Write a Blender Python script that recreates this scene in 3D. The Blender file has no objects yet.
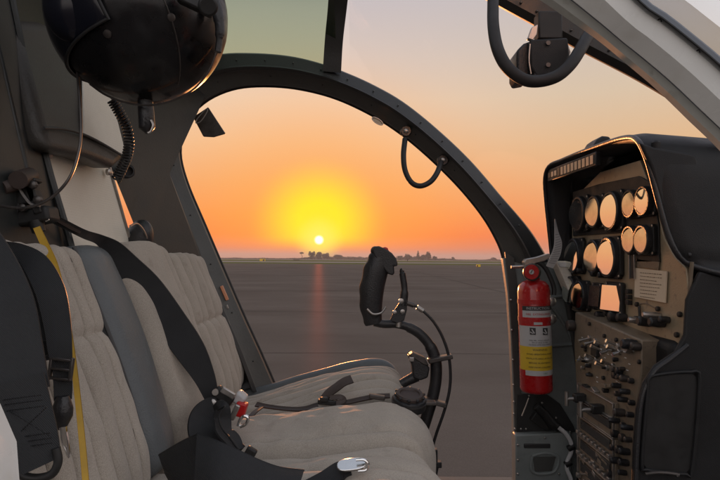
import bpy, bmesh, math, random
from mathutils import Vector, Matrix, noise
from mathutils.geometry import intersect_line_plane
random.seed(7)
R = math.radians
sc = bpy.context.scene
col = sc.collection

# ------------------------------------------------------------------ camera
F = 565.0
CAMZ = 1.25
cam_d = bpy.data.cameras.new('camera'); cam = bpy.data.objects.new('camera', cam_d); col.objects.link(cam)
cam_d.lens = F/720*36; cam_d.sensor_width = 36; cam_d.clip_start = .02; cam_d.clip_end = 9000
CM = Matrix.Translation((0, 0, CAMZ)) @ Matrix.Rotation(R(90+1.9), 4, 'X') @ Matrix.Rotation(R(.43), 4, 'Z')
cam.matrix_world = CM
sc.camera = cam
CO = Vector((0, 0, CAMZ)); C3 = CM.to_3x3()
def ray(px, py): return (C3 @ Vector(((px-360)/F, -(py-240)/F, -1))).normalized()
def P(px, py, Y):                      # photo direction -> point in the cabin plane at distance Y
    r = ray(px, py); return CO + r*(Y/r.y)
def PX(px, py, X):
    r = ray(px, py); return CO + r*(X/r.x)
SUN = ray(319, 240)
SUN_EL = math.asin(SUN.z); SUN_AZ = math.atan2(SUN.x, SUN.y)

# ------------------------------------------------------------------ materials
def mat(name, color, rough=.6, metal=0., noise_amt=0., nscale=20., bump=0., bscale=200., spec=.5, coat=0., sheen=0., edge=None, wear_or_reflection=None):
    m = bpy.data.materials.new(name); m.use_nodes = True
    nt = m.node_tree; b = nt.nodes['Principled BSDF']
    b.inputs['Base Color'].default_value = (*color, 1)
    b.inputs['Roughness'].default_value = rough; b.inputs['Metallic'].default_value = metal
    b.inputs['Specular IOR Level'].default_value = spec
    b.inputs['Coat Weight'].default_value = coat; b.inputs['Coat Roughness'].default_value = .08
    b.inputs['Sheen Weight'].default_value = sheen
    tc = nt.nodes.new('ShaderNodeTexCoord')
    if noise_amt or wear_or_reflection:
        n = nt.nodes.new('ShaderNodeTexNoise'); n.inputs['Scale'].default_value = nscale; n.inputs['Detail'].default_value = 6; n.inputs['Roughness'].default_value = .65
        nt.links.new(tc.outputs['Object'], n.inputs['Vector'])
        mr = nt.nodes.new('ShaderNodeMapRange'); mr.inputs[1].default_value = .25; mr.inputs[2].default_value = .75
        mr.inputs[3].default_value = 1-noise_amt; mr.inputs[4].default_value = 1+noise_amt
        nt.links.new(n.outputs['Fac'], mr.inputs[0])
        mx = nt.nodes.new('ShaderNodeVectorMath'); mx.operation = 'SCALE'; mx.inputs[0].default_value = color
        nt.links.new(mr.outputs[0], mx.inputs['Scale'])
        out = mx.outputs[0]
        if wear_or_reflection:                       # worn / scuffed patches with a shape of their own; on the helmet, painted reflections
            n2 = nt.nodes.new('ShaderNodeTexNoise'); n2.inputs['Scale'].default_value = nscale*3.1; n2.inputs['Detail'].default_value = 8
            nt.links.new(tc.outputs['Object'], n2.inputs['Vector'])
            rp = nt.nodes.new('ShaderNodeMapRange'); rp.inputs[1].default_value = .60; rp.inputs[2].default_value = .72
            nt.links.new(n2.outputs['Fac'], rp.inputs[0])
            mm = nt.nodes.new('ShaderNodeMix'); mm.data_type = 'RGBA'; mm.inputs[7].default_value = (*wear_or_reflection, 1)
            nt.links.new(rp.outputs[0], mm.inputs[0]); nt.links.new(out, mm.inputs[6]); out = mm.outputs[2]
        nt.links.new(out, b.inputs['Base Color'])
        r2 = nt.nodes.new('ShaderNodeMapRange'); r2.inputs[1].default_value = .3; r2.inputs[2].default_value = .7
        r2.inputs[3].default_value = max(.02, rough*.8); r2.inputs[4].default_value = min(1, rough*1.2)
        nt.links.new(n.outputs['Fac'], r2.inputs[0]); nt.links.new(r2.outputs[0], b.inputs['Roughness'])
    if bump:
        n = nt.nodes.new('ShaderNodeTexNoise'); n.inputs['Scale'].default_value = bscale; n.inputs['Detail'].default_value = 3
        nt.links.new(tc.outputs['Object'], n.inputs['Vector'])
        bp = nt.nodes.new('ShaderNodeBump'); bp.inputs['Strength'].default_value = bump; bp.inputs['Distance'].default_value = .002
        nt.links.new(n.outputs['Fac'], bp.inputs['Height']); nt.links.new(bp.outputs['Normal'], b.inputs['Normal'])
    return m

M = {}
M['fabric'] = mat('seat_fabric', (.42, .375, .32), .95, noise_amt=.10, nscale=9, bump=.55, bscale=760, sheen=.2, wear_or_reflection=(.36, .315, .265), spec=.15)
# melange yarn: fine speckle
def speckle(m, scale, amt):
    nt = m.node_tree; b = nt.nodes['Principled BSDF']; l = b.inputs['Base Color'].links[0]; src = l.from_socket
    tc = nt.nodes.new('ShaderNodeTexCoord'); n = nt.nodes.new('ShaderNodeTexNoise'); n.inputs['Scale'].default_value = scale; n.inputs['Detail'].default_value = 2
    mr = nt.nodes.new('ShaderNodeMapRange'); mr.inputs[1].default_value = .3; mr.inputs[2].default_value = .7; mr.inputs[3].default_value = 1-amt; mr.inputs[4].default_value = 1+amt
    s = nt.nodes.new('ShaderNodeVectorMath'); s.operation = 'SCALE'
    nt.links.new(tc.outputs['Object'], n.inputs['Vector']); nt.links.new(n.outputs['Fac'], mr.inputs[0]); nt.links.new(src, s.inputs[0])
    nt.links.new(mr.outputs[0], s.inputs['Scale']); nt.links.new(s.outputs[0], b.inputs['Base Color'])
speckle(M['fabric'], 700, .17)
M['seam_shade'] = mat('painted_seam_shade', (.13, .112, .095), .9, noise_amt=.3, nscale=60)  # dark crease shade along the pleat seams, put into the colour
M['grey_leather'] = mat('grey_leather', (.115, .128, .135), .42, noise_amt=.10, nscale=14, bump=.5, bscale=420)
M['piping'] = mat('piping', (.05, .05, .052), .5)
M['webbing'] = mat('black_webbing', (.019, .020, .022), .62, noise_amt=.15, nscale=30, spec=.4)
def weave(m, scale, depth):
    nt = m.node_tree; b = nt.nodes['Principled BSDF']
    tc = nt.nodes.new('ShaderNodeTexCoord'); w = nt.nodes.new('ShaderNodeTexWave'); w.wave_type = 'BANDS'; w.bands_direction = 'DIAGONAL'
    w.inputs['Scale'].default_value = scale; w.inputs['Distortion'].default_value = .6
    bp = nt.nodes.new('ShaderNodeBump'); bp.inputs['Strength'].default_value = depth; bp.inputs['Distance'].default_value = .001
    nt.links.new(tc.outputs['Object'], w.inputs['Vector']); nt.links.new(w.outputs['Fac'], bp.inputs['Height']); nt.links.new(bp.outputs['Normal'], b.inputs['Normal'])
weave(M['webbing'], 260, .5)
M['strap_brown'] = mat('worn_strap', (.05, .035, .030), .55, noise_amt=.2, nscale=30)
M['leather_black'] = mat('black_leather', (.02, .02, .022), .38, noise_amt=.2, nscale=40, bump=.4, bscale=300)
M['yellow'] = mat('yellow_strap', (.50, .30, .03), .6, noise_amt=.15, nscale=40)
M['olive'] = mat('grey_green_paint', (.024, .027, .027), .45, noise_amt=.18, nscale=6, bump=.15, bscale=150, wear_or_reflection=(.019, .021, .021))
M['frame'] = mat('frame_paint', (.072, .074, .070), .42, noise_amt=.22, nscale=7, bump=.2, bscale=140, wear_or_reflection=(.06, .062, .058))
M['frame_dark'] = mat('frame_dark_paint', (.030, .031, .031), .45, noise_amt=.2, nscale=8, bump=.2, bscale=160)
M['panelgrey'] = mat('pillar_grey_paint', (.22, .245, .24), .5, noise_amt=.22, nscale=9, bump=.25, bscale=150, wear_or_reflection=(.18, .20, .20))
M['white'] = mat('white_paint', (.80, .81, .78), .35, noise_amt=.07, nscale=5, coat=.4, bump=.05, bscale=30, wear_or_reflection=(.72, .72, .67))
M['white_edge'] = mat('white_edge_paint', (.58, .60, .56), .45, noise_amt=.15, nscale=12, wear_or_reflection=(.46, .47, .42))
M['rubber'] = mat('black_rubber', (.018, .018, .019), .6, noise_amt=.2, nscale=25)
M['seal'] = mat('grey_seal', (.14, .16, .19), .5, noise_amt=.12, nscale=20)
M['hood'] = mat('black_textured_plastic', (.0115, .012, .013), .5, noise_amt=.25, nscale=11, bump=.35, bscale=800, wear_or_reflection=(.016, .016, .017), spec=.35)
M['black'] = mat('matt_black', (.014, .014, .014), .55, noise_amt=.25, nscale=30)
M['gloss_black'] = mat('helmet_shell', (.008, .008, .009), .34, noise_amt=.5, nscale=12, coat=.12, spec=.35, wear_or_reflection=(.02, .009, .010))  # reddish patches are reflections painted into the shell colour
M['visor'] = mat('visor_plastic', (.008, .009, .016), .22, coat=.15, spec=.35, noise_amt=.2, nscale=5)
M['tan'] = mat('instrument_panel_paint', (.40, .32, .215), .38, noise_amt=.12, nscale=18, bump=.2, bscale=300, wear_or_reflection=(.22, .19, .15), metal=.25)
M['tan_dark'] = mat('pedestal_paint', (.21, .168, .122), .45, noise_amt=.2, nscale=22, bump=.2, bscale=300, wear_or_reflection=(.11, .09, .075), metal=.15)
M['chrome'] = mat('chrome', (.75, .75, .75), .18, metal=1, noise_amt=.1, nscale=40)
M['steel'] = mat('dull_steel', (.42, .40, .38), .38, metal=.9, noise_amt=.2, nscale=50)
M['dark_steel'] = mat('dark_steel', (.10, .09, .085), .4, metal=.7, noise_amt=.3, nscale=50)
M['red'] = mat('red_paint', (.42, .010, .012), .28, coat=.5, noise_amt=.08, nscale=15)
M['red_plastic'] = mat('red_plastic', (.45, .01, .01), .35)
M['label_white'] = mat('white_label', (.46, .46, .46), .5, noise_amt=.05)
M['label_yellow'] = mat('yellow_label', (.62, .42, .03), .5, noise_amt=.05)
M['paper'] = mat('paper', (.66, .66, .66), .7, noise_amt=.04)
M['buff'] = mat('buff_card', (.72, .60, .45), .6, noise_amt=.05)
M['ink'] = mat('black_ink', (.03, .03, .03), .6)
M['green_ink'] = mat('green_ink', (.03, .22, .08), .6)
M['mesh_panel'] = mat('ribbed_headliner', (.78, .74, .65), .8, noise_amt=.06, nscale=6)
nt = M['mesh_panel'].node_tree; b = nt.nodes['Principled BSDF']
tc = nt.nodes.new('ShaderNodeTexCoord'); br = nt.nodes.new('ShaderNodeTexBrick'); br.offset = 0.5
br.inputs['Scale'].default_value = 60; br.inputs['Mortar Size'].default_value = .09; br.inputs['Brick Width'].default_value = .45; br.inputs['Row Height'].default_value = .3
mp = nt.nodes.new('ShaderNodeMapping'); mp.inputs['Rotation'].default_value = (0, R(90), R(90))
bp = nt.nodes.new('ShaderNodeBump'); bp.inputs['Strength'].default_value = .8; bp.inputs['Distance'].default_value = .0015; bp.invert = True
nt.links.new(tc.outputs['Object'], mp.inputs[0]); nt.links.new(mp.outputs[0], br.inputs[0]); nt.links.new(br.outputs['Fac'], bp.inputs['Height']); nt.links.new(bp.outputs['Normal'], b.inputs['Normal'])
M['headrest'] = mat('brown_vinyl', (.062, .056, .050), .5, noise_amt=.15, nscale=10, bump=.4, bscale=300)
M['gauge_glass'] = mat('gauge_glass', (.93, .93, .84), .04, metal=1)
M['gauge_dull'] = mat('gauge_glass_dusty', (.66, .63, .52), .12, metal=1, noise_amt=.18, nscale=35)
M['gauge_dark'] = mat('gauge_dark', (.02, .022, .022), .25, noise_amt=.4, nscale=30)
M['bark'] = mat('bark', (.06, .045, .035), .9)
M['leaf'] = mat('foliage', (.045, .042, .028), .8, noise_amt=.3, nscale=.4)
M['sign_yellow'] = mat('sign_yellow', (.70, .45, .02), .5)
M['amber'] = mat('amber_reflector', (.8, .35, .2), .15, coat=1)
M['greenish'] = mat('primer_mark', (.16, .19, .05), .5)

def scratches(m, scale, amt):
    nt = m.node_tree; b = nt.nodes['Principled BSDF']; tc = nt.nodes.new('ShaderNodeTexCoord'); mp = nt.nodes.new('ShaderNodeMapping'); mp.inputs['Scale'].default_value = (1, .12, 1); mp.inputs['Rotation'].default_value = (R(30), R(20), R(50))
    n = nt.nodes.new('ShaderNodeTexNoise'); n.inputs['Scale'].default_value = scale; n.inputs['Detail'].default_value = 5
    mr = nt.nodes.new('ShaderNodeMapRange'); mr.inputs[1].default_value = .35; mr.inputs[2].default_value = .7; mr.inputs[3].default_value = .14; mr.inputs[4].default_value = amt
    nt.links.new(tc.outputs['Object'], mp.inputs[0]); nt.links.new(mp.outputs[0], n.inputs[0]); nt.links.new(n.outputs['Fac'], mr.inputs[0]); nt.links.new(mr.outputs[0], b.inputs['Roughness'])
scratches(M['gloss_black'], 30, .6); scratches(M['red'], 60, .5); scratches(M['white'], 25, .55)
def glass_mat(name, tint, refl):
    m = bpy.data.materials.new(name); m.use_nodes = True; nt = m.node_tree; nt.nodes.clear()
    o = nt.nodes.new('ShaderNodeOutputMaterial'); t = nt.nodes.new('ShaderNodeBsdfTransparent'); t.inputs[0].default_value = (*tint, 1)
    g = nt.nodes.new('ShaderNodeBsdfGlossy'); g.inputs['Roughness'].default_value = .02
    lw = nt.nodes.new('ShaderNodeFresnel'); lw.inputs[0].default_value = 1.35
    mu = nt.nodes.new('ShaderNodeMath'); mu.operation = 'MULTIPLY'; mu.inputs[1].default_value = refl
    mx = nt.nodes.new('ShaderNodeMixShader')
    nt.links.new(lw.outputs[0], mu.inputs[0]); nt.links.new(mu.outputs[0], mx.inputs[0]); nt.links.new(t.outputs[0], mx.inputs[1]); nt.links.new(g.outputs[0], mx.inputs[2]); nt.links.new(mx.outputs[0], o.inputs[0])
    return m
M['glass'] = glass_mat('windscreen_glass', (.975, .97, .975), .04)
M['door_glass'] = glass_mat('door_glass', (.9, .9, .9), .0)
for n_ in M['door_glass'].node_tree.nodes:
    if n_.type == 'MATH': n_.operation = 'ADD'; n_.inputs[1].default_value = .45
    if n_.type == 'BSDF_GLOSSY': n_.inputs['Roughness'].default_value = .25
M['green_glass'] = glass_mat('green_tinted_glass', (.52, .62, .47), .5)

# ------------------------------------------------------------------ object helpers
ORG = {}
def fin(name, me, m, parent, org, smooth):
    me.materials.append(m)
    if smooth:
        me.shade_smooth()
        try: me.set_sharp_from_angle(angle=R(smooth if smooth is not True else 38))
        except Exception: pass
    o = bpy.data.objects.new(name, me); col.objects.link(o)
    if parent is not None:
        base = ORG[parent.name]
        me.transform(Matrix.Translation(-base)); ORG[o.name] = base
        o.parent = parent
    else:
        me.transform(Matrix.Translation(-org)); o.location = org; ORG[o.name] = org.copy()
    return o
def tag(o, label=None, cat=None, group=None, kind=None):
    if label: o['label'] = label
    if cat: o['category'] = cat
    if group: o['group'] = group
    if kind: o['kind'] = kind
    return o
def thing(name, loc, label, cat, group=None):
    o = bpy.data.objects.new(name, None); o.empty_display_size = .05; col.objects.link(o)
    o.location = loc; ORG[o.name] = Vector(loc); return tag(o, label, cat, group)
def structure(o): o['kind'] = 'structure'; return o

def catmull(pts, n):
    pts = [tuple(p) for p in pts]
    if len(pts) < 3:
        a, b = pts; return [tuple(a[k]+(b[k]-a[k])*i/n for k in range(len(a))) for i in range(n+1)]
    ext = [tuple(2*pts[0][k]-pts[1][k] for k in range(len(pts[0])))] + pts + [tuple(2*pts[-1][k]-pts[-2][k] for k in range(len(pts[0])))]
    out = []; segs = len(pts)-1
    for i in range(n+1):
        u = i/n*segs; s = min(int(u), segs-1); t = u-s
        p0, p1, p2, p3 = ext[s:s+4]
        out.append(tuple(.5*((2*p1[k])+(-p0[k]+p2[k])*t+(2*p0[k]-5*p1[k]+4*p2[k]-p3[k])*t*t+(-p0[k]+3*p1[k]-3*p2[k]+p3[k])*t**3) for k in range(len(p1))))
    return out
def resample(pts, n):                    # by arc length after smoothing
    q = catmull(pts, len(pts)*12); L = [0]
    for a, b in zip(q, q[1:]): L.append(L[-1]+math.dist(a, b))
    out = []; j = 0
    for i in range(n+1):
        t = L[-1]*i/n
        while j < len(L)-2 and L[j+1] < t: j += 1
        f = (t-L[j])/max(1e-9, L[j+1]-L[j]); out.append(tuple(q[j][k]+(q[j+1][k]-q[j][k])*f for k in range(len(q[0]))))
    return out

class MB:
    def __init__(s): s.v = []; s.f = []
    def add(s, vs, fs):
        o = len(s.v); s.v += [Vector(v) for v in vs]; s.f += [tuple(i+o for i in f) for f in fs]; return s
    def hexa(s, c8): return s.add(c8, [(0,3,2,1),(4,5,6,7),(0,1,5,4),(1,2,6,5),(2,3,7,6),(3,0,4,7)])
    def box(s, c, d, rot=None):
        c = Vector(c); h = Vector(d)/2; Rm = rot.to_3x3() if rot else Matrix.Identity(3)
        return s.hexa([c + Rm @ Vector((x*h.x, y*h.y, z*h.z)) for z in (-1, 1) for x, y in ((-1,-1),(1,-1),(1,1),(-1,1))])
    def boxax(s, c, ax, ay, az, d):
        c = Vector(c); return s.hexa([c + ax*(x*d[0]/2) + ay*(y*d[1]/2) + az*(z*d[2]/2) for z in (-1, 1) for x, y in ((-1,-1),(1,-1),(1,1),(-1,1))])
    def tube(s, pts, r, n=10, caps=True):
        pts = [Vector(p) for p in pts]; N = len(pts); rs = r if isinstance(r, (list, tuple)) else [r]*N
        if len(rs) != N: rs = [rs[min(len(rs)-1, int(i*len(rs)/N))] for i in range(N)]
        up = None; vs = []; fs = []
        for i, p in enumerate(pts):
            t = (pts[min(i+1, N-1)]-pts[max(i-1, 0)]).normalized()
            if up is None:
                up = Vector((0, 0, 1)) if abs(t.z) < .9 else Vector((1, 0, 0))
            a = (up - t*up.dot(t)).normalized(); up = a; b = t.cross(a)
            for k in range(n):
                th = 2*math.pi*k/n; vs.append(p + (a*math.cos(th)+b*math.sin(th))*rs[i])
        for i in range(N-1):
            for k in range(n): fs.append((i*n+k, i*n+(k+1) % n, (i+1)*n+(k+1) % n, (i+1)*n+k))
        if caps: fs.append(tuple(range(n))[::-1]); fs.append(tuple((N-1)*n+k for k in range(n)))
        return s.add(vs, fs)
    def cyl(s, p0, p1, r0, r1=None, n=20): return s.tube([p0, p1], [r0, r0 if r1 is None else r1], n)
    def lathe(s, p0, axis, prof, n=24, sy=1, side=None):   # prof: (dist along axis, radius)
        axis = Vector(axis).normalized(); a = side if side else (Vector((0, 0, 1)) if abs(axis.z) < .9 else Vector((1, 0, 0)))
        a = (a-axis*a.dot(axis)).normalized(); b = axis.cross(a); p0 = Vector(p0); vs = []; fs = []
        for d, r in prof:
            for k in range(n):
                th = 2*math.pi*k/n; vs.append(p0+axis*d+(a*math.cos(th)+b*math.sin(th)*sy)*max(r, 1e-5))
        for i in range(len(prof)-1):
            for k in range(n): fs.append((i*n+k, i*n+(k+1) % n, (i+1)*n+(k+1) % n, (i+1)*n+k))
        fs.append(tuple(range(n))[::-1]); fs.append(tuple((len(prof)-1)*n+k for k in range(n)))
        return s.add(vs, fs)
    def ball(s, c, r, nu=20, nv=12, rot=None):
        c = Vector(c); r = Vector(r if hasattr(r, '__len__') else (r, r, r)); Rm = rot or Matrix.Identity(3); vs = []; fs = []
        for j in range(nv+1):
            ph = math.pi*j/nv
            for i in range(nu):
                th = 2*math.pi*i/nu; vs.append(c + Rm @ Vector((r.x*math.sin(ph)*math.cos(th), r.y*math.sin(ph)*math.sin(th), r.z*math.cos(ph))))
        for j in range(nv):
            for i in range(nu): fs.append((j*nu+i, (j+1)*nu+i, (j+1)*nu+(i+1) % nu, j*nu+(i+1) % nu))
        return s.add(vs, fs)
    def ribbon(s, pts, w, facing=None, th=.0018, n=40, twist=None):
        q = catmull([tuple(p) for p in pts], n); ws = catmull([(x, 0) for x in w], n); ws = [a[0] for a in ws]
        vs = []; fs = []; N = len(q); q = [Vector(p) for p in q]
        for i, p in enumerate(q):
            t = (q[min(i+1, N-1)]-q[max(i-1, 0)]).normalized()
            fa = facing if facing is not None else (CO-p).normalized()
            if callable(fa): fa = fa(i/(N-1))
            fa = Vector(fa); sd = t.cross(fa).normalized()
            if twist: sd = Matrix.Rotation(twist(i/(N-1)), 3, t) @ sd
            nr = sd.cross(t).normalized()
            for a, b2 in ((-1, -1), (-.96, 1.3), (-.86, 1.0), (.86, 1.0), (.96, 1.3), (1, -1)): vs.append(p+sd*(a*ws[i]/2)+nr*(b2*th/2))
        for i in range(N-1):
            for k in range(6): fs.append((i*6+k, i*6+(k+1) % 6, (i+1)*6+(k+1) % 6, (i+1)*6+k))
        fs.append((5, 4, 3, 2, 1, 0)); fs.append(tuple((N-1)*6+k for k in range(6)))
        return s.add(vs, fs)
    def loft(s, rows, closed=True):        # rows: list of polylines (same length); closed in the row direction
        K = len(rows); N = len(rows[0]); vs = [v for r in rows for v in r]; fs = []
        for a in range(K if closed else K-1):
            b2 = (a+1) % K
            for i in range(N-1): fs.append((a*N+i, a*N+i+1, b2*N+i+1, b2*N+i))
        if closed: fs.append(tuple(a*N for a in range(K))); fs.append(tuple(a*N+N-1 for a in range(K))[::-1])
        return s.add(vs, fs)
    def prism(s, poly, depth):             # poly: list of 3D points, depth: offset vector
        n = len(poly); a = [Vector(p) for p in poly]; b2 = [p+Vector(depth) for p in a]
        return s.add(a+b2, [tuple(range(n))[::-1], tuple(range(n, 2*n))]+[(i, (i+1) % n, n+(i+1) % n, n+i) for i in range(n)])
    def build(s, name, m, parent=None, smooth=None, bevel=0, org=None, sub=0, seg=2):
        me = bpy.data.meshes.new(name); me.from_pydata([tuple(v) for v in s.v], [], s.f)
        bm = bmesh.new(); bm.from_mesh(me); bmesh.ops.recalc_face_normals(bm, faces=bm.faces); bm.to_mesh(me); bm.free()
        if org is None:
            xs = [v.x for v in s.v]; ys = [v.y for v in s.v]; org = Vector(((min(xs)+max(xs))/2, (min(ys)+max(ys))/2, min(v.z for v in s.v)))
        o = fin(name, me, m, parent, Vector(org), smooth)
        if bevel:
            bv = o.modifiers.new('bevel', 'BEVEL'); bv.width = bevel; bv.segments = seg; bv.limit_method = 'ANGLE'; bv.angle_limit = R(40)
            if not smooth: me.shade_smooth(); me.set_sharp_from_angle(angle=R(50))
            bv.harden_normals = False
        if sub: sm = o.modifiers.new('sub', 'SUBSURF'); sm.levels = sub; sm.render_levels = sub
        return o

def text_obj(txt, name, loc, ax, ay, size, m, parent, extrude=.0002, align='CENTER', font_w=None):
    c = bpy.data.curves.new(name, 'FONT'); c.body = txt; c.size = size; c.align_x = align; c.align_y = 'CENTER'; c.extrude = extrude; c.resolution_u = 2
    t = bpy.data.objects.new(name+'_tmp', c); col.objects.link(t)
    dg = bpy.context.evaluated_depsgraph_get(); me = bpy.data.meshes.new_from_object(t.evaluated_get(dg))
    bpy.data.objects.remove(t, do_unlink=True)
    ax = Vector(ax).normalized(); az = ax.cross(Vector(ay)).normalized(); ay = az.cross(ax)
    mt = Matrix((ax, ay, az)).transposed().to_4x4(); mt.translation = Vector(loc); me.transform(mt); me.materials.clear()
    return fin(name, me, m, parent, Vector(loc), None)

# ------------------------------------------------------------------ world: sunset sky
w = bpy.data.worlds.new('World'); sc.world = w; w.use_nodes = True
nt = w.node_tree; nt.nodes.clear(); L = nt.links.new
def N(t, **k):
    n = nt.nodes.new(t)
    for a, v in k.items(): setattr(n, a, v)
    return n
def lin(c): return tuple(((x/255)/12.92 if x/255 <= .04045 else ((x/255+.055)/1.055)**2.4) for x in c)
out = N('ShaderNodeOutputWorld'); tc = N('ShaderNodeTexCoord'); nrm = N('ShaderNodeVectorMath', operation='NORMALIZE'); L(tc.outputs['Generated'], nrm.inputs[0])
sep = N('ShaderNodeSeparateXYZ'); L(nrm.outputs[0], sep.inputs[0])
def ramp(stops, src, lo, hi, interp='EASE'):
    mr = N('ShaderNodeMapRange'); mr.inputs[1].default_value = lo; mr.inputs[2].default_value = hi; L(src, mr.inputs[0])
    cr = N('ShaderNodeValToRGB'); cr.color_ramp.interpolation = interp; e = cr.color_ramp.elements
    while len(e) > 1: e.remove(e[0])
    first = True
    for p, c in stops:
        p = (p-lo)/(hi-lo)
        if first: e[0].position = p; el = e[0]; first = False
        else: el = e.new(p)
        el.color = (*c, 1)
    L(mr.outputs[0], cr.inputs[0]); return cr.outputs[0]
zsrc = sep.outputs['Z']
# z = sin(elevation)
west = ramp([(-.02, lin((150, 110, 95))), (.006, lin((190, 142, 134))), (.018, lin((232, 126, 92))), (.04, lin((255, 118, 58))), (.075, lin((255, 146, 78))), (.13, lin((252, 174, 114))), (.20, lin((252, 200, 154))),
             (.27, lin((250, 214, 182))), (.34, lin((236, 212, 198))), (.43, lin((214, 202, 206))), (.7, lin((172, 174, 190))), (1.0, lin((186, 192, 206)))], zsrc, -.02, 1.0, 'LINEAR')
side = ramp([(-.02, lin((150, 120, 110))), (.01, lin((190, 140, 122))), (.05, lin((238, 152, 112))), (.10, lin((244, 172, 120))), (.18, lin((240, 194, 146))),
             (.27, lin((230, 206, 178))), (.36, lin((218, 204, 194))), (.45, lin((206, 199, 204))), (.7, lin((172, 174, 190))), (1.0, lin((186, 192, 206)))], zsrc, -.02, 1.0, 'LINEAR')
east = ramp([(-.02, lin((135, 130, 135))), (.03, lin((205, 198, 198))), (.15, lin((275, 260, 252))), (.35, lin((268, 264, 266))), (1.0, lin((186, 192, 206)))], zsrc, -.02, 1.0, 'LINEAR')
dotn = N('ShaderNodeVectorMath', operation='DOT_PRODUCT'); L(nrm.outputs[0], dotn.inputs[0]); hs = Vector((SUN.x, SUN.y, 0)).normalized(); dotn.inputs[1].default_value = hs
def mix(a, b2, f):
    m = N('ShaderNodeMix', data_type='RGBA'); L(f, m.inputs[0]); L(a, m.inputs[6]); L(b2, m.inputs[7]); return m.outputs[2]
def mrange(src, a, b2, c=0, d=1, ty='SMOOTHSTEP'):
    m = N('ShaderNodeMapRange', interpolation_type=ty); m.inputs[1].default_value = a; m.inputs[2].default_value = b2; m.inputs[3].default_value = c; m.inputs[4].default_value = d; L(src, m.inputs[0]); return m.outputs[0]
c1 = mix(side, west, mrange(dotn.outputs['Value'], .86, .995))
c2 = mix(east, c1, mrange(dotn.outputs['Value'], -.3, .7))
# warm-to-yellow glow around the sun (angular distance, a little flattened below by the haze bank)
d3 = N('ShaderNodeVectorMath', operation='SUBTRACT'); L(nrm.outputs[0], d3.inputs[0]); gc = Vector((SUN.x, SUN.y, SUN.z+.032)).normalized(); d3.inputs[1].default_value = gc
sc3 = N('ShaderNodeVectorMath', operation='MULTIPLY'); L(d3.outputs[0], sc3.inputs[0]); sc3.inputs[1].default_value = (.98, 1, 1.05)
ln = N('ShaderNodeVectorMath', operation='LENGTH'); L(sc3.outputs[0], ln.inputs[0])
glow_o = mrange(ln.outputs['Value'], .34, .05, 0, .55)
glow_y = mrange(ln.outputs['Value'], .128, .008, 0, 1.15)
orange = N('ShaderNodeRGB'); orange.outputs[0].default_value = (*lin((255, 165, 62)), 1)
yel = N('ShaderNodeRGB'); yel.outputs[0].default_value = (*lin((255, 236, 8)), 1)
lowcut = mrange(zsrc, .008, .040, 0, 1)
def mul(a, b2):
    m = N('ShaderNodeMath', operation='MULTIPLY'); L(a, m.inputs[0]); L(b2, m.inputs[1]); return m.outputs[0]
c3 = mix(c2, orange.outputs[0], mul(glow_o, lowcut))
c4 = mix(c3, yel.outputs[0], mul(glow_y, lowcut))
# a thin streak of haze bank beside the sun
ds = N('ShaderNodeVectorMath', operation='SUBTRACT'); L(nrm.outputs[0], ds.inputs[0]); ds.inputs[1].default_value = SUN
ls = N('ShaderNodeVectorMath', operation='LENGTH'); L(ds.outputs[0], ls.inputs[0])
pale = N('ShaderNodeRGB'); pale.outputs[0].default_value = (*lin((255, 244, 90)), 1)
c5 = mix(c4, pale.outputs[0], mrange(ls.outputs['Value'], .05, .006, 0, 1))
disc = N('ShaderNodeRGB'); disc.outputs[0].default_value = (2.2, 2.0, 1.5, 1)
c6 = mix(c5, disc.outputs[0], mrange(ls.outputs['Value'], .0098, .0036))
bg = N('ShaderNodeBackground'); L(c6, bg.inputs[0]); bg.inputs[1].default_value = .93
sky = N('ShaderNodeTexSky', sky_type='NISHITA'); sky.sun_disc = False; sky.sun_elevation = SUN_EL; sky.sun_rotation = SUN_AZ
bg2 = N('ShaderNodeBackground'); L(sky.outputs[0], bg2.inputs[0]); bg2.inputs[1].default_value = .008
ad = N('ShaderNodeAddShader'); L(bg.outputs[0], ad.inputs[0]); L(bg2.outputs[0], ad.inputs[1]); L(ad.outputs[0], out.inputs[0])

sl = bpy.data.lights.new('sun', 'SUN'); so = bpy.data.objects.new('sun', sl); col.objects.link(so)
sl.energy = 3.8; sl.angle = R(.6); sl.color = (1, .36, .12); so.location = SUN*50
so.rotation_euler = (-SUN).to_track_quat('-Z', 'Y').to_euler()

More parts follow.
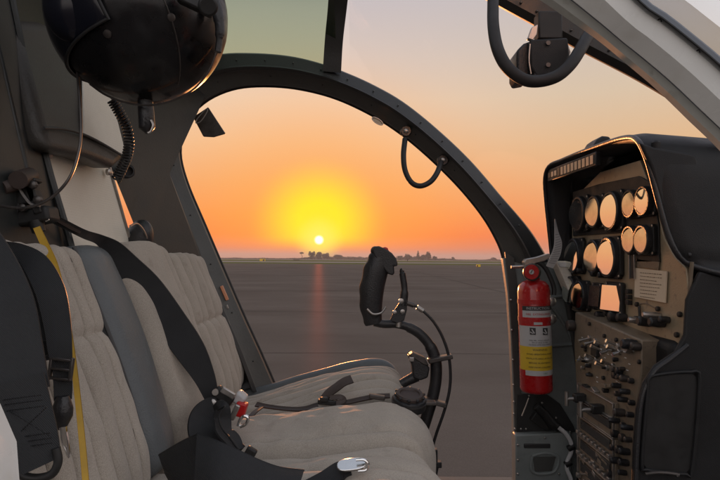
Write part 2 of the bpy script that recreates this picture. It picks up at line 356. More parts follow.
# ------------------------------------------------------------------ ground
def sheet(name, x0, x1, y0, y1, z, m, nx=1, ny=1):
    vs = [(x0+(x1-x0)*i/nx, y0+(y1-y0)*j/ny, z) for j in range(ny+1) for i in range(nx+1)]
    fs = [(j*(nx+1)+i, j*(nx+1)+i+1, (j+1)*(nx+1)+i+1, (j+1)*(nx+1)+i) for j in range(ny) for i in range(nx)]
    return structure(MB().add(vs, fs).build(name, m, org=Vector(((x0+x1)/2, (y0+y1)/2, z))))
def ground_mat(name, c1, c2, scale, stretch, rough, bump, spec=.0):
    m = bpy.data.materials.new(name); m.use_nodes = True; nt = m.node_tree; b = nt.nodes['Principled BSDF']
    g = nt.nodes.new('ShaderNodeNewGeometry'); mp = nt.nodes.new('ShaderNodeMapping'); mp.inputs['Scale'].default_value = stretch; mp.inputs['Rotation'].default_value = (0, 0, R(4))
    nt.links.new(g.outputs['Position'], mp.inputs[0])
    n1 = nt.nodes.new('ShaderNodeTexNoise'); n1.inputs['Scale'].default_value = scale; n1.inputs['Detail'].default_value = 9; n1.inputs['Roughness'].default_value = .6; nt.links.new(mp.outputs[0], n1.inputs[0])
    cr = nt.nodes.new('ShaderNodeValToRGB'); cr.color_ramp.elements[0].position = .35; cr.color_ramp.elements[1].position = .65
    cr.color_ramp.elements[0].color = (*c1, 1); cr.color_ramp.elements[1].color = (*c2, 1); nt.links.new(n1.outputs['Fac'], cr.inputs[0])
    n2 = nt.nodes.new('ShaderNodeTexNoise'); n2.inputs['Scale'].default_value = 160; n2.inputs['Detail'].default_value = 3; nt.links.new(g.outputs['Position'], n2.inputs[0])
    mr = nt.nodes.new('ShaderNodeMapRange'); mr.inputs[3].default_value = .65; mr.inputs[4].default_value = 1.35; nt.links.new(n2.outputs['Fac'], mr.inputs[0])
    s = nt.nodes.new('ShaderNodeVectorMath'); s.operation = 'SCALE'; nt.links.new(cr.outputs[0], s.inputs[0]); nt.links.new(mr.outputs[0], s.inputs['Scale'])
    nt.links.new(s.outputs[0], b.inputs['Base Color']); b.inputs['Roughness'].default_value = rough; b.inputs['Specular IOR Level'].default_value = spec
    bp = nt.nodes.new('ShaderNodeBump'); bp.inputs['Strength'].default_value = bump; bp.inputs['Distance'].default_value = .01
    nt.links.new(n2.outputs['Fac'], bp.inputs['Height']); nt.links.new(bp.outputs['Normal'], b.inputs['Normal'])
    return m
asph = ground_mat('asphalt', (.104, .088, .076), (.136, .117, .102), .35, (.55, 1, 1), .60, .15, 0)
nt = asph.node_tree; b = nt.nodes['Principled BSDF']; gg = nt.nodes.new('ShaderNodeBsdfGlossy'); gg.inputs['Roughness'].default_value = .36; gg.inputs['Color'].default_value = (1, .4, .3, 1)
mx = nt.nodes.new('ShaderNodeMixShader'); mx.inputs[0].default_value = .0014; nt.links.new(b.outputs[0], mx.inputs[1]); nt.links.new(gg.outputs[0], mx.inputs[2]); nt.links.new(mx.outputs[0], nt.nodes['Material Output'].inputs['Surface'])
tar = ground_mat('tar_seal', (.064, .055, .048), (.090, .078, .070), 1, (1, 1, 1), .6, .3)
grass_m = ground_mat('grass', (.06, .075, .022), (.12, .13, .045), .05, (.1, 1, 1), .9, 1)
dry_m = ground_mat('dry_grass', (.11, .09, .05), (.17, .14, .08), .03, (.1, 1, 1), .9, 1)
conc = ground_mat('taxiway_concrete', (.22, .19, .17), (.30, .27, .24), .05, (.1, 1, 1), .8, .3)
sheet('ground', -1500, 1500, -300, 1700, 0, dry_m)
sheet('apron', -900, 900, -200, 125, .004, asph)
sheet('grass_strip', -1450, 1450, 125, 165, .008, grass_m)
sheet('taxiway', -1450, 1450, 165, 215, .008, conc)
sheet('grass_field', -1450, 1450, 215, 420, .008, grass_m)
sheet('far_runway', -1450, 1450, 420, 520, .012, conc)
tw = MB()
random.seed(3)
def crack(x0, y0, x1, y1, wd, n=40, amp=.05):
    a = Vector((x0, y0, .008)); b2 = Vector((x1, y1, .008)); d = (b2-a); t = d.normalized(); s = Vector((-t.y, t.x, 0)); vs = []; fs = []; o = random.random()*50
    for i in range(n+1):
        p = a+d*i/n+s*(noise.noise(Vector((i*.35+o, 0, 0)))*amp*2)
        ww = wd*(.7+.6*random.random())/2; vs += [p-s*ww, p+s*ww]
    for i in range(n): fs.append((i*2, i*2+1, i*2+3, i*2+2))
    tw.add(vs, fs)
for y, wd in ((7.6, .012), (13.4, .03), (22, .06), (41, .2), (75, .5)):
    crack(-70-y, y+random.uniform(-.3, .3)+ .05*y, 70+y, y-.06*y, wd, 160, .03+.004*y)
for k, x in enumerate((-22, -9.5, 5.4, 17)):
    crack(x, 3.0, x*1.25+random.uniform(-1, 1), 110, .03+.004*abs(x), 90, .05)
structure(tw.build('pavement_joints', tar, org=Vector((0, 40, .008))))

# ------------------------------------------------------------------ far trees, markers
def leafy(mb, c, r, n, s, squash=1):
    for _ in range(n):
        d = Vector((random.gauss(0, 1), random.gauss(0, 1), random.gauss(0, 1))).normalized()*(random.random()**.45)
        p = c+Vector((d.x*r[0], d.y*r[1], d.z*r[2])); a = Vector((random.gauss(0, 1), random.gauss(0, 1), random.gauss(0, 1))).normalized()
        b2 = a.orthogonal().normalized(); c2 = a.cross(b2); k = s*random.uniform(.5, 1.3)
        mb.add([p+b2*k, p+c2*k*.7, p-b2*k, p-c2*k*.7], [(0, 1, 2, 3)])
treespec = [  # px, top py, half width px, Y, label
    (302, 252.2, 2.2, 600, 'umbrella', 'small flat-topped tree leaning at the left end of the clump below the sun'),
    (312, 251.2, 3.5, 620, 'round', 'tallest dark tree just left of and below the sun'),
    (319, 251.8, 4.5, 640, 'round', 'broad dark tree directly below the sun'),
    (326, 253, 4, 630, 'round', 'dark tree just right of and below the sun'),
    (338, 254.6, 5, 650, 'round', 'low wide tree on the skyline between sun and control grip'),
    (399, 255, 5, 600, 'round', 'low bushy tree on the skyline just right of the control grip'),
    (408, 254, 5, 600, 'round', 'rounded bushy tree left of the bare pointed tree'),
    (418, 249.6, 2.6, 580, 'spire', 'thin bare pointed tree on the skyline above the upright lever'),
    (423, 254, 4, 590, 'round', 'dense low tree between the bare pointed tree and the tall clump'),
    (428, 251.5, 3.4, 580, 'round', 'tall dense tree at the right end of the skyline clump'),
    (435, 256, 3, 600, 'round', 'small isolated bushy tree right of the skyline clump'),
    (217, 255.8, 3.4, 640, 'spire', 'small lone cone shaped tree at the far left skyline by the door pillar'),
    (453, 257, 2, 700, 'round', 'tiny distant tree in the middle of the right hand skyline'),
    (493, 257, 3.5, 700, 'round', 'distant low tree on the skyline beside the front door pillar'),
]
for px, ty, hw, Y, kind, lab in treespec:
    base = P(px, 259.4, Y); base.z = 0; top = P(px, ty, Y).z; wd = hw/F*Y
    t = thing('tree', base, lab, 'tree', 'distant trees on the horizon')
    MB().tube([base, base+Vector((.3, 0, top*.4)), base+Vector((0 if kind != 'umbrella' else -1, 0, top*.8))], [.35, .25, .1], 6).build('trunk', M['bark'], t)
    c = MB()
    if kind == 'round':
        for _ in range(6): leafy(c, base+Vector((random.uniform(-.5, .5)*wd, random.uniform(-.5, .5)*wd, top*random.uniform(.35, .75))), (wd*.55, wd*.5, top*.3), 140, .55)
    elif kind == 'umbrella': leafy(c, base+Vector((-.5, 0, top*.88)), (wd, wd, top*.13), 260, .4)
    else:
        for k in range(7):
            f = k/7; leafy(c, base+Vector((0, 0, top*(.2+.75*f))), (wd*(1-f)**1.2+.25, wd*(1-f)+.25, top*.09), int(110*(1-f))+14, .4)
    c.build('crown', M['leaf'], t)
random.seed(11)
wood = MB()
for px in [x*.6 for x in range(310, 1000)]:
    hump = 3.8*math.exp(-((px-319)/14)**2)+2.4*math.exp(-((px-348)/20)**2)+2.2*math.exp(-((px-380)/22)**2)+3.6*math.exp(-((px-415)/16)**2)+1.4*math.exp(-((px-445)/9)**2)+1.0*math.exp(-((px-492)/7)**2)
    nz = noise.noise(Vector((px*.21, 2, 0)))
    h = 1.0+1.0*max(0, noise.noise(Vector((px*.07, 0, 3))))+hump*(.92+.5*nz)
    Y = 700; b0 = P(px, 259.4, Y); b0.z = 0
    leafy(wood, b0+Vector((0, 0, h*.5)), (1.2, 3, h*.55), int(16+h*9), .55)
tag(wood.build('far_treeline', M['leaf']), 'low dark far-off line of trees and scrub along the horizon', 'treeline', kind='stuff')
def marker(px, py, wpx, hpx, lab, tilt):
    Y = CAMZ/((py+hpx/2-259.1)/F); b0 = P(px, py, Y); b0.z = .008; s = wpx/F*Y; h = hpx/F*Y
    t = thing('airfield_marker', b0, lab, 'marker', 'yellow markers at the apron edge')
    MB().box(b0+Vector((0, 0, h*.58)), (s, .12, h*.84)).build('sign_face', M['sign_yellow'], t, bevel=.02)
    for sx in (-.32, .32): MB().cyl(b0+Vector((sx*s, 0, -.004)), b0+Vector((sx*s, 0, h*.2)), .04, n=8).build('leg', M['dark_steel'], t)
    MB().box(b0+Vector((s*tilt, -.08, h*.5)), (s*.3, .03, h*.55)).build('dark_panel', M['black'], t)
marker(262.5, 261.3, 5.5, 2.8, 'small yellow airfield marker box on the left beyond the apron', .2)
marker(478.5, 265.5, 4.0, 3.0, 'small yellow and black airfield marker on the right by the grass edge', -.34)
b0 = P(296.5, 261.2, 330); b0.z = 0.01
t = thing('drain_cover', b0, 'flat dark low box on the grass left of the sun reflection', 'cover')
MB().box(b0+Vector((0, 0, .25)), (3.6, 1.2, .42)).build('lid', M['black'], t, bevel=.05); MB().box(b0+Vector((0, 0, .02)), (4.2, 1.6, .06)).build('base', M['bark'], t)
b0 = P(407.5, 261.2, 330); b0.z = .01
t = thing('bollard', b0, 'tiny dark upright post on the far grass right of the control grip', 'post')
MB().cyl(b0, b0+Vector((0, 0, 1.1)), .28, .22, n=10).build('post', M['black'], t); MB().box(b0+Vector((0, 0, 1.15)), (1.0, .3, .25)).build('cap', M['black'], t, bevel=.04)

def studs(name, pts, r, m, parent, mk=None):
    o = None
    for p in pts:
        if o is None: first = p; o = (MB().ball(p, r, 8, 5) if mk is None else mk(p)).build(name, m, parent, smooth=True)
        else:
            c_ = o.copy(); col.objects.link(c_); c_.parent = parent; c_.location = Vector(p)-Vector(first)
# ------------------------------------------------------------------ HELICOPTER AIRFRAME
heli = thing('helicopter', (0, 1.05, .5), 'dark grey painted cockpit of the parked helicopter with large rounded far door opening', 'helicopter')
def curve2(pts, n): return resample(pts, n)
inner = [(278, 392), (262, 355), (245, 318), (225, 272), (205, 225), (190, 190), (182, 165), (180.5, 148), (184, 128), (195, 111), (213, 97), (238, 88), (268, 86), (300, 89), (335, 98), (370, 114), (400, 133), (430, 158), (460, 188), (484, 218), (499, 245), (504, 262)]
outer = [(236, 392), (222, 350), (206, 310), (186, 265), (167, 220), (153, 180), (147, 150), (150, 115), (163, 82), (187, 63), (220, 54), (255, 53), (290, 56), (320, 63), (345, 72), (372, 84), (402, 101), (435, 127), (470, 160), (502, 197), (530, 230), (550, 262)]
NF = 110
ic = curve2(inner, NF); oc = curve2(outer, NF)
def lerp2(a, b2, f): return [(p[0]+(q[0]-p[0])*f, p[1]+(q[1]-p[1])*f) for p, q in zip(a, b2)]
def row(c, Y): return [P(x, y, Y) for x, y in c]
mid = lerp2(ic, oc, .50); mid2 = lerp2(ic, oc, .56)
MB().loft([row(ic, 1.735), row(ic, 1.70), row(lerp2(ic, oc, .06), 1.675), row(lerp2(ic, oc, .46), 1.640), row(lerp2(ic, oc, .52), 1.632), row(lerp2(ic, oc, .52), 1.735)]).build('door_frame', M['frame'], heli, smooth=30)
MB().loft([row(lerp2(ic, oc, .515), 1.65), row(lerp2(ic, oc, .50), 1.622), row(lerp2(ic, oc, .60), 1.612), row(lerp2(ic, oc, .64), 1.640), row(lerp2(ic, oc, .97), 1.660), row(oc, 1.675), row(oc, 1.735)]).build('door_frame_flange', M['frame_dark'], heli, smooth=30)
# rubber seal along the opening edge
MB().tube([P(x, y, 1.70) for x, y in ic], .0045, 6).build('door_seal', M['rubber'], heli, smooth=True)
studs('rivet', [P(*lerp2(ic, oc, .80)[i], 1.645) for i in range(4, NF-2, 4)], .0027, M['frame'], heli)
studs('rivet', [P(*lerp2(ic, oc, .30)[i], 1.653) for i in range(5, NF-2, 8)], .0024, M['frame_dark'], heli)
# slotted latch hole in frame, amber reflector, primer marks
def onframe(px, py, Y, w2, h2, m, name, th=.003, rot=0, bev=.001):
    c = P(px, py, Y); return MB().box(c, (w2, th, h2), Matrix.Rotation(rot, 4, 'Y')).build(name, m, heli, bevel=bev)
lt = P(377.5, 121, 1.652)
MB().tube([lt+Vector((.017*math.cos(a)*.9+ .004*math.sin(a), 0, .0058*math.sin(a)-.010*math.cos(a))) for a in [2*math.pi*k/18 for k in range(19)]], .0018, 6).build('latch_ring', M['steel'], heli, smooth=True)
onframe(377.5, 121, 1.656, .034, .010, M['buff'], 'latch_plate', rot=R(30))
onframe(224.5, 293, 1.652, .009, .045, M['amber'], 'reflector', .006, R(-24))
onframe(227, 307, 1.650, .008, .012, M['steel'], 'catch', .010, R(-24))
for px, py in ((203, 265), (228, 315)): MB().ball(P(px, py, 1.662), (.012, .004, .022), 12, 8).build('primer_mark', M['greenish'], heli, smooth=True)
MB().ball(P(189, 116, 1.652), (.010, .004, .013), 12, 8).build('primer_mark', M['greenish'], heli, smooth=True)
# tab hanging into the opening
MB().prism([P(193, 117, 1.69), P(208, 107, 1.69), P(225, 133, 1.69), P(213, 136.5, 1.69), P(203, 136, 1.69)], (0, .012, 0)).build('door_stop', M['dark_steel'], heli, bevel=.001)
MB().tube([P(x, y, 1.64) for x, y in catmull([(197, 119), (206, 109), (207, 112), (201, 121), (196, 123), (197, 119)], 24)], .0015, 6).build('door_stop_clip', M['steel'], heli, smooth=True)
# grab handle strap on frame
hp = [P(x, y, Y) for x, y, Y in catmull([(405, 139, 1.63), (403.5, 155, 1.60), (405, 170, 1.59), (411, 182, 1.585), (420, 186, 1.585), (430, 182, 1.59), (437, 173, 1.60), (441, 162, 1.63)], 40)]
MB().tube(hp, .0078, 10).build('grab_handle', M['rubber'], heli, smooth=True)
for px, py in ((406, 131), (443, 160)):
    mb = MB(); c = P(px, py, 1.637); mb.lathe(c+Vector((0, .01, 0)), (0, -1, 0), [(0, .017), (.008, .017), (.012, .014)], 18); mb.build('handle_mount', M['frame_dark'], heli, smooth=True)
    MB().lathe(c, (0, -1, 0), [(0, .007), (.006, .007), (.008, .004)], 6).build('bolt', M['steel'], heli, smooth=True)

# front door pillar with nose side skin
pil_y = 1.66
pl = [(503, 258), (508, 295), (511, 340), (513.5, 400), (514.5, 480), (515, 560), (576, 560), (583, 480), (585, 430), (583, 385), (577, 340), (568, 300), (556, 268), (548, 256)]
MB().prism([P(x, y, pil_y) for x, y in pl], (0, .03, 0)).build('front_pillar', M['panelgrey'], heli, bevel=.003)
e = [P(x, y, pil_y-.008) for x, y in catmull([(505, 252), (509, 292), (512, 340), (514.5, 400), (515.5, 480), (516, 560)], 40)]
e2 = [P(x, y, pil_y-.008) for x, y in catmull([(514, 258), (518, 292), (520, 340), (521.5, 400), (522.5, 480), (523, 560)], 40)]
e3 = [Vector((p.x, pil_y-.001, p.z)) for p in e2]; e4 = [Vector((p.x, pil_y-.001, p.z)) for p in e]
MB().loft([e, e2, e3, e4]).build('pillar_flange', M['frame'], heli, smooth=30)
for a in ([(556, 262), (567, 295), (575, 335), (582, 385), (583, 430), (581, 480), (576, 560)],):
    MB().tube([P(x, y, pil_y-.012) for x, y in catmull(a, 40)], .013, 10).build('pillar_rib', M['frame'], heli, smooth=True)
for ln_ in ([(520, 348), (578, 344)], [(548, 300), (572, 340), (580, 392)], [(520, 300), (566, 296)]):
    MB().tube([P(x, y, pil_y-.002) for x, y in catmull(ln_, 12)], .0055, 8).build('pillar_stiffener', M['panelgrey'], heli, smooth=True)
MB().prism([P(x, y, pil_y-.012) for x, y in ((517, 395), (545, 393), (560, 404), (573, 425), (576, 432), (517, 434))], (0, .008, 0)).build('gusset_plate', M['frame_dark'], heli, bevel=.001)
studs('rivet', [P(px, py, pil_y-.014) for px, py in ((514, 402), (514, 414), (515, 429), (521, 429), (526, 429), (529, 396), (542, 403), (556, 418), (570, 432), (552, 432), (511, 300), (512, 330), (513, 360), (513.5, 385), (560, 280), (568, 310), (575, 345))], .0035, M['steel'], heli)
studs('rivet', [P(px, py, pil_y-.037) for px, py in ((518, 445), (518, 460), (518, 474), (559, 474), (545, 438))], .0035, M['steel'], heli)
# lower bracket box with a pressed pocket
bx = [(515.5, 435), (571, 433), (572, 500), (516, 500)]
MB().prism([P(x, y, pil_y-.035) for x, y in bx], (0, .034, 0)).build('lower_cover', M['panelgrey'], heli, bevel=.004)
MB().tube([P(x, y, pil_y-.036) for x, y in catmull([(532, 456), (544, 453), (557, 456), (558, 464), (553, 472), (540, 474), (532, 471), (531, 463), (532, 456)], 40)], .005, 8).build('pressed_rim', M['panelgrey'], heli, smooth=True)
MB().prism([P(x, y, pil_y-.038) for x, y in ((533, 457), (556, 457), (552, 471), (535, 472))], (0, .003, 0)).build('recess', M['frame'], heli)
MB().box(P(537, 446, pil_y-.036), (.075, .006, .012)).build('cover_slot', M['frame_dark'], heli, bevel=.002)
for pts in ([(522, 416), (526, 406), (529, 398)],):
    MB().tube([P(x, y, pil_y-.02) for x, y in pts], .0022, 6).build('cable_end', M['steel'], heli, smooth=True)
mb = MB(); mb.tube([P(x, y, pil_y-.03) for x, y in catmull([(536, 406), (545, 415), (552, 424), (559, 428)], 12)], [.012, .013, .014, .012], 10); mb.box(P(541, 420, pil_y-.02), (.055, .02, .035), Matrix.Rotation(R(35), 4, 'Y')); mb.build('door_actuator', M['black'], heli, bevel=.002)
MB().tube([P(x, y, pil_y-.045) for x, y in catmull([(559, 428), (566, 434), (571, 443), (571, 452), (567, 462), (567, 470), (571, 480), (573, 500)], 40)], .0058, 10).build('white_hose', M['paper'], heli, smooth=True)
for px, py in ((571, 447), (568, 463)): MB().tube([P(px-3, py+2, pil_y-.045), P(px+3, py-1, pil_y-.045)], .009, 10).build('hose_clamp', M['black'], heli, smooth=True)

# front nose skin, floor, sill, roof, rear bulkhead
nose = [P(x, y, 1.67) for x, y in ((583, 560), (583, 380), (577, 340), (568, 300), (556, 264))]
front = [Vector((1.55, 1.50, z)) for z in (.35, .62, .78, .92, 1.06)]
mb = MB(); N_ = 12
rows = [[a.lerp(b2, i/N_)+Vector((0, .10*math.sin(math.pi*i/N_), .02*math.sin(math.pi*i/N_))) for i in range(N_+1)] for a, b2 in zip(nose, front)]
rows2 = [[p+Vector((0, .015, 0)) for p in r_] for r_ in rows][::-1]
mb.loft(rows+rows2).build('nose_skin', M['frame_dark'], heli, smooth=30)
MB().box((.42, 1.05, .485), (2.3, 1.33, .03)).build('floor', M['frame_dark'], heli, bevel=.003)
MB().box((-.02, 1.72, .565), (1.18, .05, .05)).build('door_sill', M['frame'], heli, bevel=.006)
# belly so that the cabin does not float on the apron
mb = MB()
bel = []
for x, hw, zt, zb in ((-2.4, .15, .62, .5), (-1.6, .5, .55, .34), (-.6, .68, .49, .26), (.4, .68, .49, .25), (1.1, .55, .50, .29), (1.7, .25, .56, .42)):
    bel.append([Vector((x, 1.08+hw*math.cos(a), zb+(zt-zb)*(1-math.sin(a)*1.0) if math.sin(a) > 0 else zt-.021)) for a in [math.pi*k/12 for k in range(13)]])
mb.loft(bel, closed=False); mb.build('belly_skin', M['white'], heli, smooth=50)
for sy in (.45, 1.75):
    mb = MB(); mb.tube([Vector(p) for p in catmull([(-1.5, sy, .06), (-1.2, sy, .045), (0, sy, .045), (1.2, sy, .045), (1.5, sy, .10), (1.68, sy, .2)], 30)], .04, 12); mb.build('skid_tube', M['frame_dark'], heli, smooth=True)
    for sx in (-.6, .8): MB().tube([(sx, sy, .06), (sx*.9, 1.08+(sy-1.08)*.75, .42)], [.03, .035], 12).build('skid_strut', M['frame_dark'], heli, smooth=True)

# rear bulkhead: near strut panel, far panel
xb = -.56
nearp = [P(-60, -20, .80), P(14, -10, .95), P(47, 150, .95), P(77, 262, .95), P(84, 330, .95), P(84, 420, .95), P(-60, 420, .74)]
MB().prism([Vector((-.60, .44, 1.95)), PX(12, -10, -.585), PX(46, 150, -.535), PX(76, 258, -.485), PX(84, 330, -.465), PX(90, 400, -.45), Vector((-.45, .86, .5)), Vector((-.52, .42, .5))], (-.03, -.002, 0)).build('rear_bulkhead', M['olive'], heli, bevel=.004)
MB().tube([PX(x, y, X+.004) for x, y, X in catmull([(10, -10, -.585), (44, 150, -.535), (74, 258, -.485), (82, 330, -.465)], 20)], .006, 8).build('bulkhead_edge', M['olive'], heli, smooth=True)
MB().tube([PX(x, y, X+.002) for x, y, X in catmull([(-8, 20, -.57), (22, 150, -.525), (40, 230, -.50)], 16)], .004, 8).build('bulkhead_bead', M['olive'], heli, smooth=True)
far_bh = [(108, -30, -.62), (96, 100, -.62), (108, 160, -.60), (114, 175, -.59), (121, 192, -.58), (133, 222, -.565), (138, 260, -.55), (148, 330, -.53), (252, 400, None), (238, 350, None), (202, 265, None), (169, 180, None), (160, 148, None), (172, 98, None), (198, 72, None), (222, 58, None), (215, -30, None)]
pts = []
for x, y, X in far_bh: pts.append(PX(x, y, X) if X is not None else P(x, y, 1.725))
c = sum(pts, Vector())/len(pts)
mb = MB(); back = [p+Vector((-.003, .012, 0)) for p in pts]; n = len(pts)
mb.add([c]+pts+[c+Vector((-.003, .012, 0))]+back, [(0, i+1, (i+1) % n+1) for i in range(n)]+[(n+1, n+2+(i+1) % n, n+2+i) for i in range(n)]+[(i+1, (i+1) % n+1, n+2+(i+1) % n, n+2+i) for i in range(n)])
mb.build('side_bulkhead', M['olive'], heli, smooth=25)
MB().tube([P(x, y, 1.655) for x, y in catmull([(136, 140), (143, 165), (160, 210), (178, 255), (186, 275)], 20)], .0028, 8).build('panel_seam', M['frame_dark'], heli, smooth=True)
MB().tube([P(x, y, 1.62) for x, y in catmull([(152, 105), (150, 150), (156, 185), (168, 215), (190, 265), (212, 310)], 24)], .018, 10).build('pillar_bead', M['frame_dark'], heli, smooth=True)
v = PX(128, 171, -.562); MB().lathe(v, (.55, -.83, 0), [(-.02, .016), (0, .017), (.004, .015), (.004, .011), (-.006, .010)], 24).build('vent_plug', M['rubber'], heli, smooth=True)
MB().box((-.66, 1.05, 1.78), (.03, .95, .56)).build('upper_bulkhead', M['frame_dark'], heli, bevel=.004)
# roof shell over the seats, and transverse/forward bows
mb = MB(); rz = []
for Y, z in ((.42, 1.72), (.55, 1.86), (.8, 1.95), (1.1, 1.98), (1.35, 1.95), (1.55, 1.88), (1.66, 1.80)):
    rz.append([Vector((x, Y, z+.02*math.cos((x+.6)*1.5))) for x in (-.75, -.68, -.62, -.56, -.50)])
rz2 = [[p+Vector((0, 0, .02)) for p in r_] for r_ in rz][::-1]
mb.loft(rz+rz2).build('roof_skin', M['frame_dark'], heli, smooth=30)
# roof bow between green roof glass and windscreen
bow = [(332, 72, 1.645, .020), (334, 40, 1.62, .0195), (338, 0, 1.56, .020), (342, -60, 1.40, .022), (346, -150, 1.15, .024), (350, -260, .9, .024), (350, -330, .72, .024), (340, -300, .55, .022)]
q = catmull([tuple(P(a, b2, Y))+(r_,) for a, b2, Y, r_ in bow], 50)
vs = []; rows = []
for k in range(8):
    rows.append([])
for i, p in enumerate(q):
    a = Vector(q[max(0, i-1)][:3]); b2 = Vector(q[min(len(q)-1, i+1)][:3]); t = (b2-a).normalized(); s = Vector((1, 0, 0)); s = (s-t*s.dot(t)).normalized(); u = t.cross(s)
    for k, (cx, cy) in enumerate(((-1.35, -.3), (-1.2, .35), (-.25, .5), (-.2, .85), (.2, .85), (.25, .5), (1.25, .35), (1.35, -.3))):
        rows[k].append(Vector(p[:3])+s*(cx*p[3])+u*(cy*p[3]*.8))
MB().loft(rows).build('roof_bow', M['frame_dark'], heli, smooth=30)
# centre windscreen strut
cst = [(380, -40, 1.05), (470, -8, 1.05), (520, 17, 1.05), (580, 50, 1.05), (650, 87, 1.05), (720, 132, 1.05), (780, 185, 1.06), (830, 245, 1.07)]
lo = [P(x, y, Y) for x, y, Y in catmull(cst, 50)]; hi = [P(x+6, y-26, Y) for x, y, Y in catmull(cst, 50)]
MB().loft([lo, [p+Vector((0, -.018, .008)) for p in lo], [p+Vector((0, -.022, 0)) for p in hi], [p+Vector((0, .022, 0)) for p in hi], [p+Vector((0, .018, .008)) for p in lo]]).build('windscreen_strut', M['frame_dark'], heli, smooth=30)
studs('rivet', [lo[i]+Vector((0, -.021, .016)) for i in range(12, 40, 2)], .0025, M['dark_steel'], heli)
# panes: far half of windscreen and green roof glass
ocw = [p for p in oc if p[0] > 348 and p[0] < 545]
a = [P(x, y, 1.70) for x, y in ocw]; ocn = len(a)
b_ = [P(x+2, y-10, Y+.004) for x, y, Y in catmull([(345, -90, 1.3), (372, -52, 1.12)]+cst[1:], ocn-1)]
mb = MB(); rows = []
for k in range(13):
    f = k/12; rows.append([p.lerp(q_, f)+(p.lerp(q_, f)-CO).normalized()*(math.sin(math.pi*f)*.07) for p, q_ in zip(a, b_)])
mb.loft(rows, closed=False).build('windscreen_pane', M['glass'], heli, smooth=True)
ocg = [p for p in oc if 178 < p[0] < 338 and p[1] < 80]
rows = []
topY = 1.12
for k in range(9):
    f = k/8; r_ = []
    for x, y in ocg:
        p = P(x, y, 1.69); qq = Vector((p.x*1.0, topY, 1.99)); r_.append(p.lerp(qq, f)+Vector((0, .10, .09))*math.sin(math.pi*f)*.6)
    rows.append(r_)
MB().loft(rows, closed=False).build('roof_pane', M['green_glass'], heli, smooth=True)

# ------------------------------------------------------------------ padded seats
def pad(prof, Y0, Y1, thick=.06, crown=.018, seams=(), sdepth=.019, nu=270, nv=70, er=.03, vr=.03, wr=.004, seed=0, cross=(), bend=0, cd=.006):
    P2 = resample(prof, nv); front = []; backr = []; flags = set()
    W = Y1-Y0; Lt = sum(math.dist(a, b2) for a, b2 in zip(P2, P2[1:]))
    for j, (x, z) in enumerate(P2):
        a = P2[max(0, j-1)]; b2 = P2[min(nv, j+1)]; tx, tz = b2[0]-a[0], b2[1]-a[1]; l = math.hypot(tx, tz); nx, nz = -tz/l, tx/l
        if pad.flip: nx, nz = -nx, -nz
        v = j/nv; fr = []; bk = []
        for i in range(nu+1):
            # denser near borders
            u = .5-.5*math.cos(math.pi*i/nu); u = .2*u+.8*i/nu
            du = min(u, 1-u)*W; dv = min(v, 1-v)*Lt
            e = 0
            if du < er: e += er*(1-math.sqrt(max(0, 1-(1-du/er)**2)))
            if dv < vr: e += vr*(1-math.sqrt(max(0, 1-(1-dv/vr)**2)))
            h = crown*(1-(2*u-1)**2) - min(e, thick*.95)
            ub = u+bend*math.sin(v*math.pi)*(1-abs(2*u-1))
            if seams:
                ss = [0.]+list(seams)+[1.]
                for a_, b__ in zip(ss, ss[1:]):
                    if a_ <= ub <= b__:
                        q_ = 2*(ub-a_)/(b__-a_)-1; q_ = abs(q_)
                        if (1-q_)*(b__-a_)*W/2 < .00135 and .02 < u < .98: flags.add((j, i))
                        fade = 1 if (a_ > 0 or q_ < 0) and (b__ < 1) else .6
                        h -= sdepth*fade*(1-math.sqrt(max(0, 1-q_**2.2)))
                        h -= .008*math.exp(-((1-q_)*(b__-a_)*W/2/.0018)**2)*min(1, du/.02)
            for cv in cross:
                d = abs(v-cv)*Lt; h -= cd*math.exp(-(d/.006)**2)+cd*.6*math.exp(-(d/.03)**2)
            yy = Y0+W*u
            n3 = noise.noise(Vector((x*9+seed, yy*9, z*9)))*wr*1.4 + noise.noise(Vector((x*28+seed, yy*28, z*20)))*wr*.6
            n3 += max(0, noise.noise(Vector((x*14+seed, yy*40, z*14))))*wr*.9
            h += n3*min(1, du/.02)
            fr.append(Vector((x+nx*h, yy, z+nz*h))); bk.append(Vector((x-nx*thick, yy, z-nz*thick)))
        front.append(fr); backr.append(bk)
    mb = MB(); rows = front+backr[::-1]
    mb.loft(rows); mb.flags = [j*nu+i for j, i in flags if j < nv and i < nu]
    return mb, P2
def seam_shade(o, mb):  # gives the pleat-seam faces their painted crease shade
    o.data.materials.append(M['seam_shade'])
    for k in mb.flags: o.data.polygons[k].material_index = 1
pad.flip = False
B = [(-.462, 1.268), (-.44, 1.215), (-.405, 1.135), (-.375, 1.06), (-.352, .99), (-.335, .93), (-.33, .87)]
def shift(prof, dx=0, dz=0): return [(x+dx, z+dz) for x, z in prof]
Cf = [(-.36, .845), (-.26, .872), (-.15, .905), (-.03, .938), (.045, .950), (.088, .937), (.108, .895), (.104, .83), (.085, .76)]
Cm = [(-.38, .875), (-.28, .890), (-.15, .908), (-.02, .925), (.055, .930), (.098, .915), (.122, .872), (.118, .80), (.095, .73)]
def pipe(P2, Y, off, r=.0042, flip=False, sl=slice(None)):
    pts = []
    for j, (x, z) in list(enumerate(P2))[sl]:
        a = P2[max(0, j-1)]; b2 = P2[min(len(P2)-1, j+1)]; tx, tz = b2[0]-a[0], b2[1]-a[1]; l = math.hypot(tx, tz); nx, nz = -tz/l, tx/l
        if flip: nx, nz = -nx, -nz
        pts.append(Vector((x+nx*off, Y, z+nz*off)))
    return MB().tube(pts, r, 8)
